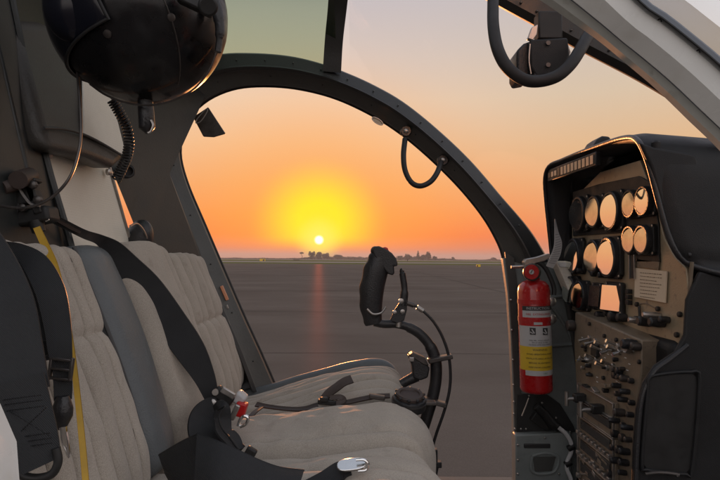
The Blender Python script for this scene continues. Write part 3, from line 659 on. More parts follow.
def seat(name, lab, Yb, Yc, border, bprof, cprof, seams_b, seams_c, seed, crownb=.014, crownc=.018, cross=(.42,), bend=.03, wrc=.005):
    t = thing(name, ( -.12, (Yc[0]+Yc[1])/2, .5), lab, 'seat', 'padded crew seats side by side')
    # backrest: profile runs top -> bottom so its normal must look forward (+X)
    pad.flip = False
    tx, tz = bprof[-1][0]-bprof[0][0], bprof[-1][1]-bprof[0][1]
    bw = border[0]
    m1, q1 = pad(bprof, Yb[0], Yb[1]-bw, .07, crownb, seams_b, er=.022, vr=.035, seed=seed, cross=cross, bend=bend); bk = m1.build('backrest', M['fabric'], t, smooth=60); seam_shade(bk, m1)
    if bw:
        m2, q2 = pad(shift(bprof, -.006, .004), Yb[1]-bw+.001, Yb[1], .065, .012, (), nu=30, er=.028, vr=.04, seed=seed+3, wr=.002); m2.build('backrest_border', M['grey_leather'], t, smooth=60)
        pipe(q2, Yb[1]-.004, -.012, .0045, sl=slice(2, 66)).build('piping', M['piping'], t, smooth=True)
        pipe(q2, Yb[1]-bw, -.004, .0035, sl=slice(2, 66)).build('piping', M['piping'], t, smooth=True)
    cw = border[1]
    pad.flip = False
    m3, q3 = pad(cprof, Yc[0], Yc[1]-cw, .09, crownc, seams_c, er=.035, vr=.04, seed=seed+7, bend=-bend, wr=wrc); seam_shade(m3.build('cushion', M['fabric'], t, smooth=60), m3)
    if cw:
        m4, q4 = pad(shift(cprof, .0, .004), Yc[1]-cw+.001, Yc[1], .085, .010, (), nu=30, er=.024, vr=.03, seed=seed+9, wr=.0015); m4.build('cushion_border', M['grey_leather'], t, smooth=60)
        pass
    if not bw: pipe(q1, Yb[1]-.004, -.020, .0035, sl=slice(1, 68)).build('piping', M['piping'], t, smooth=True)
    if cw:
        pipe(q4, Yc[1]-.006, -.004, .0035, sl=slice(2, 66)).build('piping', M['piping'], t, smooth=True)
    MB().box((-.16, (Yc[0]+Yc[1])/2, .655), (.44, Yc[1]-Yc[0]-.03, .31)).build('seat_base', M['frame_dark'], t, bevel=.01)
    return t
# the backrest normal for a top->bottom profile (dx>0, dz<0): (-tz, tx) = (+,+) looks forward; the cushion profile runs back->front: (-tz, tx) looks up
far_seat = seat('crew_seat', 'far pleated beige seat with grey leather edged cushion beside the open far doorway', (1.29, 1.655), (1.27, 1.665), (0, .055), B, Cf, (.17, .34, .50, .67, .84), (.14, .29, .44, .59, .74, .88), 1, cross=(.46,))
mid_seat = seat('crew_seat', 'narrow smooth beige middle seat squeezed between the two outer seats', (1.045, 1.30), (1.0, 1.262), (0, .0), shift(B, .010, .018), Cm, (.80,), (.14, .84,), 5, crownb=.022, crownc=.026, cross=(), wrc=.007)
near_seat = seat('crew_seat', 'near beige seat with deep pleats and a grey leather stripe down its backrest', (.50, 1.04), (.50, .992), (.125, .0), shift(B, .004, .006), shift(Cm, .006, -.004), (.12, .23, .34, .45, .56, .67, .78, .89), (.12, .24, .36, .48, .60, .72, .86), 9, crownb=.02, crownc=.022, cross=(.36,))
# pale side shell of the near seat
MB().prism([PX(x, y, X) for x, y, X in ((-60, 360, -.33), (2, 400, -.315), (14, 440, -.30), (24, 500, -.29), (-60, 520, -.29))], (.006, -.02, -.01)).build('side_shell', M['white'], near_seat, bevel=.004)
# woven back panel above the seats
t = thing('back_panel', (-.57, 1.15, 1.22), 'pale woven upholstered panel rising behind the middle seat under the brown headrest pad', 'panel')
MB().prism([PX(46, 148, -.545), PX(84, 62, -.575), PX(108, 62, -.575), PX(109, 165, -.555), PX(125, 222, -.54), PX(134, 252, -.53), PX(134, 300, -.51), PX(78, 300, -.49)], (-.02, 0, 0)).build('woven_cover', M['mesh_panel'], t, bevel=.004)
MB().tube([PX(x, y, X+.003) for x, y, X in ((109, 150, -.557), (109, 165, -.555), (125, 222, -.54), (134, 252, -.53))], .0035, 8).build('edge_trim', M['steel'], t, smooth=True)
for px, py in ((47, 155), (107, 172)):
    MB().lathe(PX(px, py, -.538), (1, -.1, 0), [(0, .007), (.006, .007), (.008, .004)], 10).build('screw', M['steel'], t, smooth=True)
t = thing('headrest_pad', PX(80, 150, -.50), 'thick brown vinyl headrest pad above the pale woven panel behind the helmet', 'headrest')
hp = [(12, 20), (44, 22), (60, 30), (100, 40), (112, 70), (118, 120), (126, 158), (116, 168), (90, 158), (50, 150), (42, 130), (26, 70)]
mb = MB(); fr = [PX(x, y, -.49-.0006*(160-y)) for x, y in hp]; mb.prism(fr, (-.06, 0, .0)); o = mb.build('pad', M['headrest'], t, bevel=.016, seg=4)
MB().prism([PX(x, y, -.484-.0006*(160-y)) for x, y in ((83, 70), (100, 84), (112, 100), (119, 125), (127, 157), (104, 144), (84, 134))], (-.004, 0, 0)).build('woven_front', M['mesh_panel'], t, bevel=.002)
MB().tube([PX(x, y, -.482-.0006*(160-y)) for x, y in catmull([(44, 128), (64, 129), (84, 134.5), (104, 144.5), (126, 158)], 20)], .0025, 8).build('piping', M['piping'], t, smooth=True)

# dark retractor cover behind far seat
t = thing('belt_retractor', PX(140, 250, -.52), 'glossy black rounded belt retractor cover behind the far backrest', 'belt retractor')
MB().ball(PX(138, 241, -.522), (.033, .03, .052), 24, 16, Matrix.Rotation(R(18), 3, 'Y')).build('cover', M['leather_black'], t, smooth=True)
MB().tube([PX(x, y, -.495) for x, y in catmull([(130, 226), (137, 223.5), (144, 231), (149, 245), (150, 252)], 20)], .0022, 6).build('gloss_arc', M['steel'], t, smooth=True)  # gloss highlight on the cover, shaped as a thin bright tube
MB().box(PX(141, 253, -.52), (.06, .07, .02)).build('base', M['black'], t, bevel=.004)

# ------------------------------------------------------------------ helmet + cables
hc = P(141, 16, .86); hr = .131
t = thing('helmet', hc-Vector((0, 0, hr)), 'glossy black flight helmet with dark visor hanging above the seats', 'helmet')
rot = Matrix.Rotation(R(-22), 3, 'Y')
def helm(u0, u1, r_, nu=40, nv=28, a0=0, a1=2*math.pi):
    vs = []; fs = []
    for j in range(nv+1):
        ph = u0+(u1-u0)*j/nv
        for i in range(nu+1):
            th = a0+(a1-a0)*i/nu
            vs.append(hc+rot @ Vector((r_*1.00*math.sin(ph)*math.cos(th), r_*.92*math.sin(ph)*math.sin(th), r_*1.02*math.cos(ph)*(1 if math.cos(ph) < 0 else 1.05))))
    for j in range(nv):
        for i in range(nu): fs.append((j*(nu+1)+i, (j+1)*(nu+1)+i, (j+1)*(nu+1)+i+1, j*(nu+1)+i+1))
    return MB().add(vs, fs)
helm(0, math.pi, hr).build('shell', M['gloss_black'], t, smooth=70)
hv = helm(R(18), R(112), hr*1.035, a0=R(115), a1=R(262)); o = hv.build('visor', M['visor'], t, smooth=70)
sm = o.modifiers.new('thick', 'SOLIDIFY'); sm.thickness = .003; sm.offset = -1
# seam line, rim band, ear cup, chin strap, boom, hook
MB().tube([hc+rot @ Vector((hr*1.045*math.sin(ph)*math.cos(R(262)), hr*1.045*.92*math.sin(ph)*math.sin(R(262)), hr*1.07*math.cos(ph))) for ph in [R(18+94*k/40) for k in range(41)]], .0022, 8).build('visor_edge', M['rubber'], t, smooth=True)
MB().tube([hc+rot @ Vector((hr*1.045*math.sin(R(112))*math.cos(th), hr*1.045*.92*math.sin(R(112))*math.sin(th), hr*1.03*math.cos(R(112)))) for th in [R(115+147*k/50) for k in range(51)]], .0022, 8).build('visor_edge', M['rubber'], t, smooth=True)
def on_helm(ph, th, k=1.0): return hc+rot @ Vector((hr*k*math.sin(R(ph))*math.cos(R(th)), hr*.92*k*math.sin(R(ph))*math.sin(R(th)), hr*1.02*k*math.cos(R(ph))*(1 if ph > 90 else 1.05)))
for ph, th in ((118, 255), (96, 285), (120, 300), (84, 320)): 
    q_ = on_helm(ph, th); MB().lathe(q_, (q_-hc), [(-.001, .0058), (.0012, .0055), (.002, .003)], 14).build('snap', M['dark_steel'], t, smooth=40)
MB().tube([on_helm(ph, 290+.16*(ph-60), 1.002) for ph in range(10, 170, 4)], .0011, 6).build('shell_seam', M['dark_steel'], t, smooth=True)
# bottom bright rim
MB().tube([P(x, y, .84) for x, y in catmull([(90, 84), (106, 95), (128, 103), (152, 105), (176, 99), (196, 87), (210, 68), (218, 45)], 50)], .0016, 8).build('rim_trim', M['dark_steel'], t, smooth=True)
MB().ball(hc+Vector((-.060, -.085, -.02)), (.042, .03, .055), 20, 14).build('ear_cup', M['visor'], t, smooth=True)
MB().tube([P(x, y, .80) for x, y in catmull([(212, -10), (217, 10), (220, 30), (218, 52)], 20)], [.007, .008, .007, .005], 10).build('visor_track', M['leather_black'], t, smooth=True)
mb = MB(); mb.box(P(196, 2, .745), (.05, .02, .02), Matrix.Rotation(R(25), 4, 'Y')); mb.cyl(P(208, 6, .735), P(208, 6, .725), .013, n=16); mb.build('visor_latch', M['black'], t, bevel=.003)
MB().tube([P(145, 98, .86), P(146, 112, .86), P(147, 128, .86), P(149, 132, .86)], [.011, .012, .012, .006], 14).build('microphone', M['leather_black'], t, smooth=True)
MB().tube([P(x, y, .852) for x, y in catmull([(151, 120), (153, 125), (151, 131), (148, 133)], 10)], .0018, 6).build('microphone_clip', M['steel'], t, smooth=True)
MB().tube([P(142, -30, .86), P(141, -90, .86), P(139, -190, .87), P(138, -240, .88)], .003, 8).build('hanging_strap', M['webbing'], t, smooth=True)

def cable(name, pts, r, m, lab, cat, n=60):
    return tag(MB().tube([P(x, y, Y) for x, y, Y in catmull(pts, n)], r, 8).build(name, m, smooth=True), lab, cat)
cable('steel_cable', [(76, 60, .84), (79, 90, .82), (81, 125, .80), (79, 150, .79), (70, 177, .78), (52, 197, .78), (30, 207, .78), (8, 207, .78), (-15, 202, .78)], .0021, M['dark_steel'], 'thin grey steel cable looping down from the helmet to the reel at left', 'cable')
# coiled cord
path = [P(x, y, Y) for x, y, Y in catmull([(112, 100, 1.02), (119, 112, 1.03), (126, 126, 1.04), (129, 142, 1.05), (127, 156, 1.06), (122, 168, 1.07), (116, 180, 1.08)], 320)]
co = []
for i, p in enumerate(path):
    tt = (path[min(i+1, 320)]-path[max(i-1, 0)]).normalized(); s = tt.orthogonal().normalized(); s = (Vector((1, 0, 0))-tt*tt.x).normalized(); u = tt.cross(s); a = i*2*math.pi/11
    co.append(p+(s*math.cos(a)+u*math.sin(a))*.0085)
tag(MB().tube(co, .0019, 6).build('coiled_cord', M['leather_black'], smooth=True), 'black coiled headset cord hanging beside the pale woven panel below the helmet', 'cord')

# ------------------------------------------------------------------ harness
# reel cluster
t = thing('harness_reel', P(24, 205, .84), 'cluttered dark metal shoulder harness reel bolted to the near bulkhead', 'harness reel')
mb = MB(); mb.cyl(P(2, 188, .80), P(34, 180, .84), .010, n=14); mb.cyl(P(18, 180, .80), P(30, 176, .84), .013, n=14); mb.build('spool', M['strap_brown'], t, smooth=True)
mb = MB()
for px, py, w2, h2, a in ((14, 190, .010, .055, 20), (28, 194, .030, .03, -10), (19, 206, .012, .035, 10), (36, 198, .012, .05, -20), (24, 184, .045, .006, -15)): mb.box(P(px, py, .83), (w2, .02, h2), Matrix.Rotation(R(a), 4, 'Y'))
mb.build('bracket', M['black'], t, bevel=.002)
MB().tube([P(x, y, .815) for x, y in catmull([(18, 186), (24, 196), (31, 204), (40, 206)], 14)], .002, 6).build('link', M['steel'], t, smooth=True)
for px, py in ((12, 192), (34, 185), (24, 208), (39, 200)): MB().lathe(P(px, py, .82), (0, -1, 0), [(0, .006), (.006, .006), (.008, .003)], 8).build('bolt', M['dark_steel'], t, smooth=True)
MB().box(P(36, 217, .84), (.055, .035, .024), Matrix.Rotation(R(-12), 4, 'Y')).build('belt_guide', M['black'], t, bevel=.005)
MB().prism([P(x, y, .825) for x, y in ((43, 212), (47, 211), (49, 220), (45, 222))], (0, .003, 0)).build('guide_tab', M['chrome'], t, bevel=.0005)
MB().cyl(P(36, 221, .83), P(39, 232, .83), .011, .009, n=14).build('cable_boot', M['black'], t, smooth=True)
o = MB().ribbon([P(x, y, Y) for x, y, Y in ((37, 228, .82), (45, 245, .805), (55, 266, .77), (64, 300, .73), (72, 350, .69), (78, 400, .65), (83, 450, .62), (88, 510, .59))], [.010, .0105, .0085, .0062, .0064, .0066, .0068, .0068], th=.004, n=60).build('yellow_strap', M['yellow'], smooth=30)
tag(o, 'mustard yellow pull strap running down over the near backrest', 'strap')

def belt(name, pts, lab, m='webbing', facing=None, th=.0022, n=70, parent=None, twist=None, sagn=None):
    q = [P(x, y, Y) for x, y, Y, w_ in pts]; ws = [w_/F*Y for x, y, Y, w_ in pts]
    o = MB().ribbon(q, ws, facing=facing, th=th, n=n, twist=twist).build(name, M[m], parent, smooth=40)
    if parent is None: tag(o, lab, 'belt')
    return o
t = thing('shoulder_belt', P(110, 250, 1.0), 'wide black shoulder belt twisting from the reel across the middle backrest to its buckle', 'belt')
belt('webbing', [(44, 214, .86, 9), (62, 223, .90, 9), (84, 234, .95, 9), (100, 240, 1.0, 11), (113, 250, 1.03, 20), (127, 267, 1.05, 27), (147, 290, 1.07, 32), (170, 321, 1.08, 31), (190, 350, 1.08, 29), (204, 376, 1.08, 21), (212, 398, 1.08, 14)], '', parent=t)
belt('stitching', [(57, 220, .885, 3), (72, 228, .92, 4), (80, 232, .935, 3)], '', m='strap_brown', parent=t, th=.004)

t = thing('near_harness', P(25, 300, .6), 'broad black near shoulder harness with stitched pad and steel end loop at bottom left', 'harness')
belt('webbing', [(-60, 215, .62, 70), (-22, 262, .60, 62), (0, 305, .585, 60), (10, 350, .575, 58), (20, 395, .565, 54)], '', parent=t, th=.003)
o = belt('stitched_pad', [(18, 380, .562, 47), (24, 405, .56, 47), (31, 432, .555, 46), (37, 455, .552, 42), (41, 466, .552, 34)], '', m='webbing', parent=t, th=.007)
st = MB()
for y0 in (398, 403, 409, 436, 441, 446):
    yy = y0
    a = P(3+(yy-398)*.27, yy+2, .549); b2 = P(42+(yy-398)*.23, yy-3, .549)
    for k in range(14): f0, f1 = k/14+.01, k/14+.055; st.tube([a.lerp(b2, f0), a.lerp(b2, f1)], .0006, 5)
a, b2 = P(10, 411, .549), P(50, 436, .549); c_, d_ = P(47, 407, .549), P(14, 438, .549)
for A_, B_ in ((a, b2), (c_, d_)):
    for k in range(16): st.tube([A_.lerp(B_, k/16+.01), A_.lerp(B_, k/16+.05)], .0006, 5)
st.build('stitching', M['hood'], t)
lp = [P(x, y, .556) for x, y in catmull([(18, 452), (16, 466), (24, 476), (38, 478), (52, 474), (58, 462), (56, 448)], 30)]
MB().tube(lp, .0042, 10).build('end_loop', M['black'], t, smooth=True)
# second strap with adjuster
t = thing('near_harness_strap', P(58, 330, .62), 'narrower black harness strap with ladder adjuster and steel snap clip beside the yellow strap', 'strap')
belt('webbing', [(4, 246, .66, 10), (20, 251, .66, 15), (36, 264, .65, 24), (50, 290, .64, 27), (57, 322, .635, 25), (60, 350, .63, 22), (62, 368, .63, 19)], '', parent=t, th=.0028)
belt('inner_fold', [(6, 256, .68, 12), (20, 268, .67, 14), (30, 292, .66, 13), (34, 320, .655, 15), (36, 345, .65, 20), (38, 362, .65, 22)], '', parent=t, th=.0028)
belt('keeper', [(30, 352, .645, 14), (40, 350, .64, 15), (50, 346, .64, 14)], '', parent=t, th=.005)
mb = MB(); c0 = P(61, 369, .625); Z = Matrix.Rotation(R(6), 4, 'Y')
for dx, dz, w2, h2 in ((0, .0105, .024, .003), (0, -.0105, .024, .003), (0, 0, .022, .0028), (-.0115, 0, .003, .024), (.0115, 0, .003, .024)): mb.box(c0+Vector((dx, 0, dz)), (w2, .006, h2), Z)
mb.build('adjuster', M['dark_steel'], t, bevel=.0008)
belt('lower_webbing', [(62, 366, .63, 17), (63, 385, .628, 17), (63, 400, .626, 16)], '', parent=t, th=.004)
MB().lathe(P(63, 396, .622), P(62, 428, .622)-P(63, 396, .622), [(0, .006), (.006, .0085), (.014, .0108), (.022, .0105), (.03, .0068), (.036, .004)], 20).build('leather_boot', M['leather_black'], t, smooth=True)
mb = MB(); mb.tube([P(x, y, .618) for x, y in catmull([(61, 426), (62, 440), (66, 450), (69, 457), (68, 444), (66, 432)], 24)], .0016, 8); mb.box(P(65, 436, .618), (.005, .003, .02), Matrix.Rotation(R(-8), 4, 'Y')); mb.build('snap_clip', M['chrome'], t, smooth=30)

# lap belt near (folded webbing at bottom)
t = thing('near_lap_belt', P(200, 470, .8), 'wide black lap belt folded over itself on the near seat with a steel tongue', 'belt')
def flat(name, top, bot, m, parent, th=.003, bulge=0, n=30):
    a = [P(*q_) for q_ in catmull(top, n)]; b2 = [P(*q_) for q_ in catmull(bot, n)]; rows = []
    for k in range(9):
        f = k/8; rows.append([p.lerp(q_, f)+(CO-p).normalized()*bulge*math.sin(math.pi*f) for p, q_ in zip(a, b2)])
    nrm_ = (b2[n//2]-a[n//2]).cross(a[-1]-a[0]).normalized()*th
    MB().loft(rows+[[p+nrm_ for p in r_] for r_ in rows[::-1]]).build(name, m, parent, smooth=40)
    for e_ in (a, b2): MB().tube([p+nrm_*.5 for p in e_], th*.55, 6).build('binding', M['hood'], parent, smooth=True)
flat('folded_layer', [(160, 455, .82), (170, 449, .81), (184, 441, .80), (199, 434, .79)], [(166, 472, .81), (173, 484, .80), (184, 496, .79), (199, 510, .78)], M['webbing'], t, bulge=.012)
flat('webbing', [(197, 434, .785), (220, 443, .77), (242, 453, .765), (262, 462, .765), (280, 468, .77), (304, 471, .78)], [(193, 500, .74), (212, 510, .72), (240, 514, .72), (262, 510, .73), (282, 500, .745), (298, 490, .76)], M['webbing'], t, bulge=.014)
belt('tongue_webbing', [(309, 490, .80, 22), (326, 481, .81, 22), (340, 471, .82, 20), (350, 467, .82, 17)], '', parent=t, facing=lambda f: Vector((.0, -.55, .83)), th=.004)
mb = MB(); A_ = P(337, 467.5, .815); B_ = P(366, 464, .815); ax = (B_-A_).normalized(); up = Vector((0, -.5, .86)); sd = ax.cross(up).normalized(); up = sd.cross(ax)
pl_ = []
for k in range(24):
    a = 2*math.pi*k/24; rx = (B_-A_).length/2; sx = math.copysign(abs(math.cos(a))**.6, math.cos(a)); pl_.append((A_+B_)/2+ax*(rx*sx)+sd*(.0105*math.copysign(abs(math.sin(a))**.8, math.sin(a))))
mb.prism(pl_, up*.004); mb.build('tongue', M['chrome'], t, bevel=.001)
MB().tube([P(x, y, .81) for x, y in catmull([(356, 460), (364, 460), (368, 464), (366, 470), (358, 471)], 16)], .0022, 8).build('tongue_ring', M['chrome'], t, smooth=True)

# buckle cluster of the middle seat
t = thing('seat_buckle', P(232, 425, 1.05), 'chrome and white belt buckle with a red button between middle and far seat', 'buckle')
mb = MB(); mb.box(P(240, 398, 1.07), (.022, .030, .022), Matrix.Rotation(R(38), 4, 'Y')); mb.build('housing', M['label_white'], t, bevel=.005, seg=3)
MB().box(P(241, 409, 1.055), (.020, .022, .026), Matrix.Rotation(R(16), 4, 'Y')).build('red_button', M['red_plastic'], t, bevel=.003)
MB().tube([P(x, y, 1.04) for x, y in catmull([(240, 427), (246, 424), (248, 418), (244, 416), (240, 420), (238, 426)], 20)], .0032, 8).build('latch_ring', M['chrome'], t, smooth=True)
mb = MB(); mb.box(P(235, 412, 1.045), (.010, .012, .03), Matrix.Rotation(R(25), 4, 'Y')); mb.box(P(228, 393, 1.05), (.028, .006, .012), Matrix.Rotation(R(30), 4, 'Y')); mb.build('latch_plate', M['steel'], t, bevel=.002)
MB().box(P(224, 396, 1.06), (.040, .02, .022), Matrix.Rotation(R(35), 4, 'Y')).build('webbing_sleeve', M['black'], t, bevel=.004)
mb = MB(); mb.lathe(P(213, 403, 1.045), (0, -1, .1), [(0, .008), (.006, .008), (.008, .005)], 12); mb.lathe(P(216, 392, 1.05), (0, -1, .1), [(0, .006), (.006, .006)], 12); mb.build('rivet', M['steel'], t, smooth=True)
t = thing('middle_lap_belt', P(215, 430, 1.0), 'black lap belt loop curling under the red buttoned buckle on the middle seat', 'belt')
belt('webbing', [(222, 404, 1.06, 16), (212, 410, 1.03, 26), (206, 420, 1.01, 34), (209, 434, .99, 38), (222, 447, .97, 34), (236, 456, .95, 26)], '', parent=t, facing=lambda f: Vector((.5, -.8, .3)), th=.003)
MB().ribbon([P(x, y, Y) for x, y, Y in ((214, 409, 1.0), (222, 408, .995), (222, 420, .99), (224, 430, .975), (232, 440, .96), (239, 450, .95))], [.012, .03, .04, .04, .035, .02], facing=Vector((.8, -.6, .2)), th=.003, n=50).build('loop_webbing', M['webbing'], t, smooth=40)
MB().tube([P(x, y, Y) for x, y, Y in catmull([(218, 410, .985), (225, 407, .98), (219, 416, .975), (222, 428, .965), (230, 438, .955), (238, 449, .945)], 30)], .0016, 6).build('binding', M['hood'], t, smooth=True)
MB().box(P(251, 452, .93), (.018, .012, .014), Matrix.Rotation(R(30), 4, 'Y')).build('end_stop', M['black'], t, bevel=.003)

# far lap belt lying on the far cushion
t = thing('far_lap_belt', P(320, 405, 1.3), 'thin worn brown black lap belt lying across the far cushion with slide adjuster', 'belt')
up = Vector((0, -.45, .9))
fb = lambda f: up
belt('left_tail', [(238, 432, 1.13, 6), (246, 423, 1.16, 6), (254, 413, 1.20, 5), (262, 407, 1.245, 4)], '', m='strap_brown', parent=t, facing=fb)
belt('left_webbing', [(256, 404.5, 1.27, 6), (270, 407, 1.262, 5), (288, 409, 1.255, 5), (304, 409, 1.255, 6), (318, 405, 1.26, 6)], '', m='strap_brown', parent=t, facing=fb, th=.003)
belt('raised_tail', [(322, 401, 1.26, 8), (329, 393, 1.265, 9), (337, 387, 1.27, 9), (344, 382, 1.275, 9), (352, 379, 1.28, 9)], '', m='strap_brown', parent=t, facing=Vector((-.2, -.8, .6)), th=.003)
mb = MB(); c0 = P(327, 402, 1.25); mb.box(c0, (.040, .020, .010), Matrix.Rotation(R(4), 4, 'Y')); mb.box(c0+Vector((-.006, -.01, .008)), (.018, .012, .010)); mb.build('slide_adjuster', M['black'], t, bevel=.002)
belt('loop', [(330, 398, 1.25, 5), (340, 397, 1.25, 5), (344, 400, 1.25, 5), (338, 403, 1.245, 5), (330, 403, 1.245, 5)], '', m='strap_brown', parent=t, facing=Vector((0, -.9, .4)), th=.002)
belt('right_webbing', [(334, 402.5, 1.25, 6), (346, 402.5, 1.25, 6), (358, 400, 1.25, 6), (368, 398, 1.25, 6), (376, 396.5, 1.25, 6), (390, 396, 1.25, 6)], '', m='strap_brown', parent=t, facing=fb, th=.003)
MB().box(P(377, 397, 1.24), (.035, .014, .010), Matrix.Rotation(R(8), 4, 'Y')).build('metal_tongue', M['dark_steel'], t, bevel=.002)
# round rotary buckle
t = thing('rotary_buckle', P(408, 410, 1.22), 'round black rotary harness buckle resting at the front edge of the far cushion', 'buckle')
c0 = P(408.5, 409, 1.225); ax = Vector((.06, -.22, .97)).normalized()
MB().lathe(c0, ax, [(0, .030), (.004, .036), (.020, .0375), (.026, .035), (.028, .030)], 36).build('housing', M['leather_black'], t, smooth=40)
MB().lathe(c0+ax*.028, ax, [(0, .030), (.006, .0305), (.009, .028), (.009, .022), (.006, .020)], 36).build('rotary_knob', M['strap_brown'], t, smooth=40)
mb = MB()
for k in range(10):
    a = 2*math.pi*k/10; s = ax.orthogonal().normalized(); u = ax.cross(s); mb.ball(c0+ax*.033+(s*math.cos(a)+u*math.sin(a))*.0305, .0036, 8, 6)
mb.build('knob_grip', M['leather_black'], t, smooth=True)
MB().lathe(c0+ax*.018, ax, [(0, .0385), (.003, .0385)], 36).build('trim_ring', M['dark_steel'], t, smooth=30)
MB().box(c0+ax*.015+Vector((.042, 0, 0)), (.03, .026, .006)).build('fitting', M['dark_steel'], t, bevel=.001)

# ------------------------------------------------------------------ cyclic stick
YC = 1.40
t = thing('cyclic_stick', P(415, 500, YC), 'black curved control stick with pistol grip rising in front of the far seat', 'control stick')
tb = [P(x, y, YC) for x, y in catmull([(374, 322), (384, 324), (396, 324), (408, 327), (420, 334), (430, 346), (435.5, 361), (436, 378), (433, 396), (427, 416), (421, 436), (416, 460), (412, 500), (410, 540)], 80)]
MB().tube(tb, [.0105]*22+[.0125]*14+[.0145]*60, 14).build('tube', M['leather_black'], t, smooth=True)
gp = catmull([(374, 324, .015), (372, 315, .0175), (371, 300, .0205), (372.5, 285, .0215), (376, 270, .0215), (379, 260, .019), (381, 253, .016), (381, 249, .010)], 40)
rings = []
mb = MB(); vs = []; fs = []; n = 18
for i, (x, y, r_) in enumerate(gp):
    p = P(x, y, YC); tt = (P(*gp[min(i+1, 40)][:2], YC)-P(*gp[max(i-1, 0)][:2], YC)).normalized(); s = tt.cross(Vector((0, 1, 0))).normalized()
    for k in range(n):
        a = 2*math.pi*k/n; rr_ = r_*1.42*(1+.05*math.sin(i*.9)*max(0, math.cos(a))); vs.append(p+s*math.cos(a)*rr_+Vector((0, 1, 0))*math.sin(a)*r_*.95)
for i in range(40):
    for k in range(n): fs.append((i*n+k, i*n+(k+1) % n, (i+1)*n+(k+1) % n, (i+1)*n+k))
fs.append(tuple(range(n))[::-1]); fs.append(tuple(40*n+k for k in range(n))); mb.add(vs, fs)
mb.build('grip', M['leather_black'], t, smooth=60)
# grip head with trigger beak
hd = [(372, 250), (374, 246.5), (379, 246), (386, 249), (392, 253), (396, 258), (398, 264), (397, 266.5), (394, 266), (394.5, 273), (393, 275.5), (388, 274), (384, 269), (380, 262), (375, 257)]
MB().prism([P(x, y, YC-.017) for x, y in hd], (0, .034, 0)).build('grip_head', M['leather_black'], t, bevel=.007, seg=3)
MB().ball(P(375, 251, YC), (.011, .014, .012), 14, 10).build('trim_switch', M['black'], t, smooth=True)
MB().ball(P(385, 249.5, YC-.008), (.008, .007, .006), 12, 8).build('push_button', M['red_plastic'], t, smooth=True)
MB().tube([P(x, y, YC-.018) for x, y in catmull([(367, 309), (373, 314), (381, 313), (386, 307)], 14)], .0028, 8).build('grip_clamp', M['steel'], t, smooth=True)
MB().lathe(P(374.5, 324, YC), P(373, 311, YC)-P(374.5, 324, YC), [(0, .014), (.012, .015), (.022, .018), (.03, .020)], 18).build('grip_collar', M['black'], t, smooth=40)
# brake-like lever with bracket
br_ = [(390, 320), (395, 309), (402, 299), (407, 300), (407, 310), (404, 321), (397, 323)]
MB().prism([P(x, y, YC-.02) for x, y in br_], (0, .005, 0)).build('lever_bracket', M['leather_black'], t, bevel=.001)
for px, py, r_ in ((401, 301, .0065), (394.5, 312, .005), (402.5, 311.5, .0055)): MB().lathe(P(px, py, YC-.0205), (0, -1, 0), [(0, r_), (.004, r_), (.005, r_*.5)], 14).build('bolt', M['steel'], t, smooth=40)
MB().tube([P(x, y, YC-.012) for x, y in catmull([(403, 306), (404.5, 290), (403, 277), (402, 271), (402.5, 270)], 24)], [.010]*6+[.008]*10+[.006]*9, 10).build('lever', M['leather_black'], t, smooth=True)
MB().cyl(P(399, 318, YC-.01), P(398.5, 327, YC-.01), .007, n=12).build('lever_post', M['steel'], t, smooth=True)
MB().tube([P(x, y, YC-.03) for x, y in catmull([(408, 303), (416, 306.5), (423, 311), (433, 321), (442, 336), (448.5, 355), (450.5, 375), (449, 393), (444, 412), (437, 432), (433, 446), (432, 458)], 60)], .0036, 8).build('control_cable', M['leather_black'], t, smooth=True)
MB().tube([P(407, 303, YC-.03), P(414, 305.5, YC-.03)], .006, 10).build('cable_ferrule', M['dark_steel'], t, smooth=True); MB().tube([P(417, 307, YC-.03), P(423, 311, YC-.03)], .0058, 10).build('cable_ferrule', M['steel'], t, smooth=True)
for a, b2 in (((428, 361), (452, 356)), ((420, 398), (446, 405))):
    c0, c1_ = P(*a, YC-.02), P(*b2, YC-.03); ax = (c1_-c0).normalized(); mb = MB(); mb.boxax((c0+c1_)/2, ax, Vector((0, 1, 0)), ax.cross(Vector((0, 1, 0))), ((c1_-c0).length, .026, .011)); mb.build('cable_clamp', M['dark_steel'], t, bevel=.002)
# switch box on side arm
mb = MB(); mb.tube([P(398, 386, YC), P(407, 381, YC), P(417, 376, YC)], [.011, .012, .014], 12); mb.build('side_arm', M['leather_black'], t, smooth=True)
MB().prism([P(x, y, YC-.02) for x, y in ((408, 356), (418, 358), (426, 364), (430, 368), (428, 378), (420, 381), (413, 378), (412, 366))], (0, .04, 0)).build('switch_box', M['leather_black'], t, bevel=.004)
MB().prism([P(x, y, YC-.022) for x, y in ((409, 355), (413, 352.5), (425, 358), (429, 366), (424, 365), (416, 360))], (0, .03, 0)).build('switch_box_lid', M['dark_steel'], t, bevel=.002)
MB().box(P(411.5, 359, YC-.015), (.012, .02, .012)).build('switch', M['steel'], t, bevel=.002)
mb = MB(); mb.box(P(433, 455, YC-.03), (.020, .02, .03)); mb.box(P(435, 464, YC-.03), (.03, .02, .014)); mb.cyl(P(432, 448, YC-.03), P(432, 442, YC-.03), .006, n=10); mb.tube([P(437, 464, YC-.03), P(434, 480, YC-.03), P(430, 520, YC-.03)], .006, 8); mb.build('cable_anchor', M['leather_black'], t, bevel=.002)
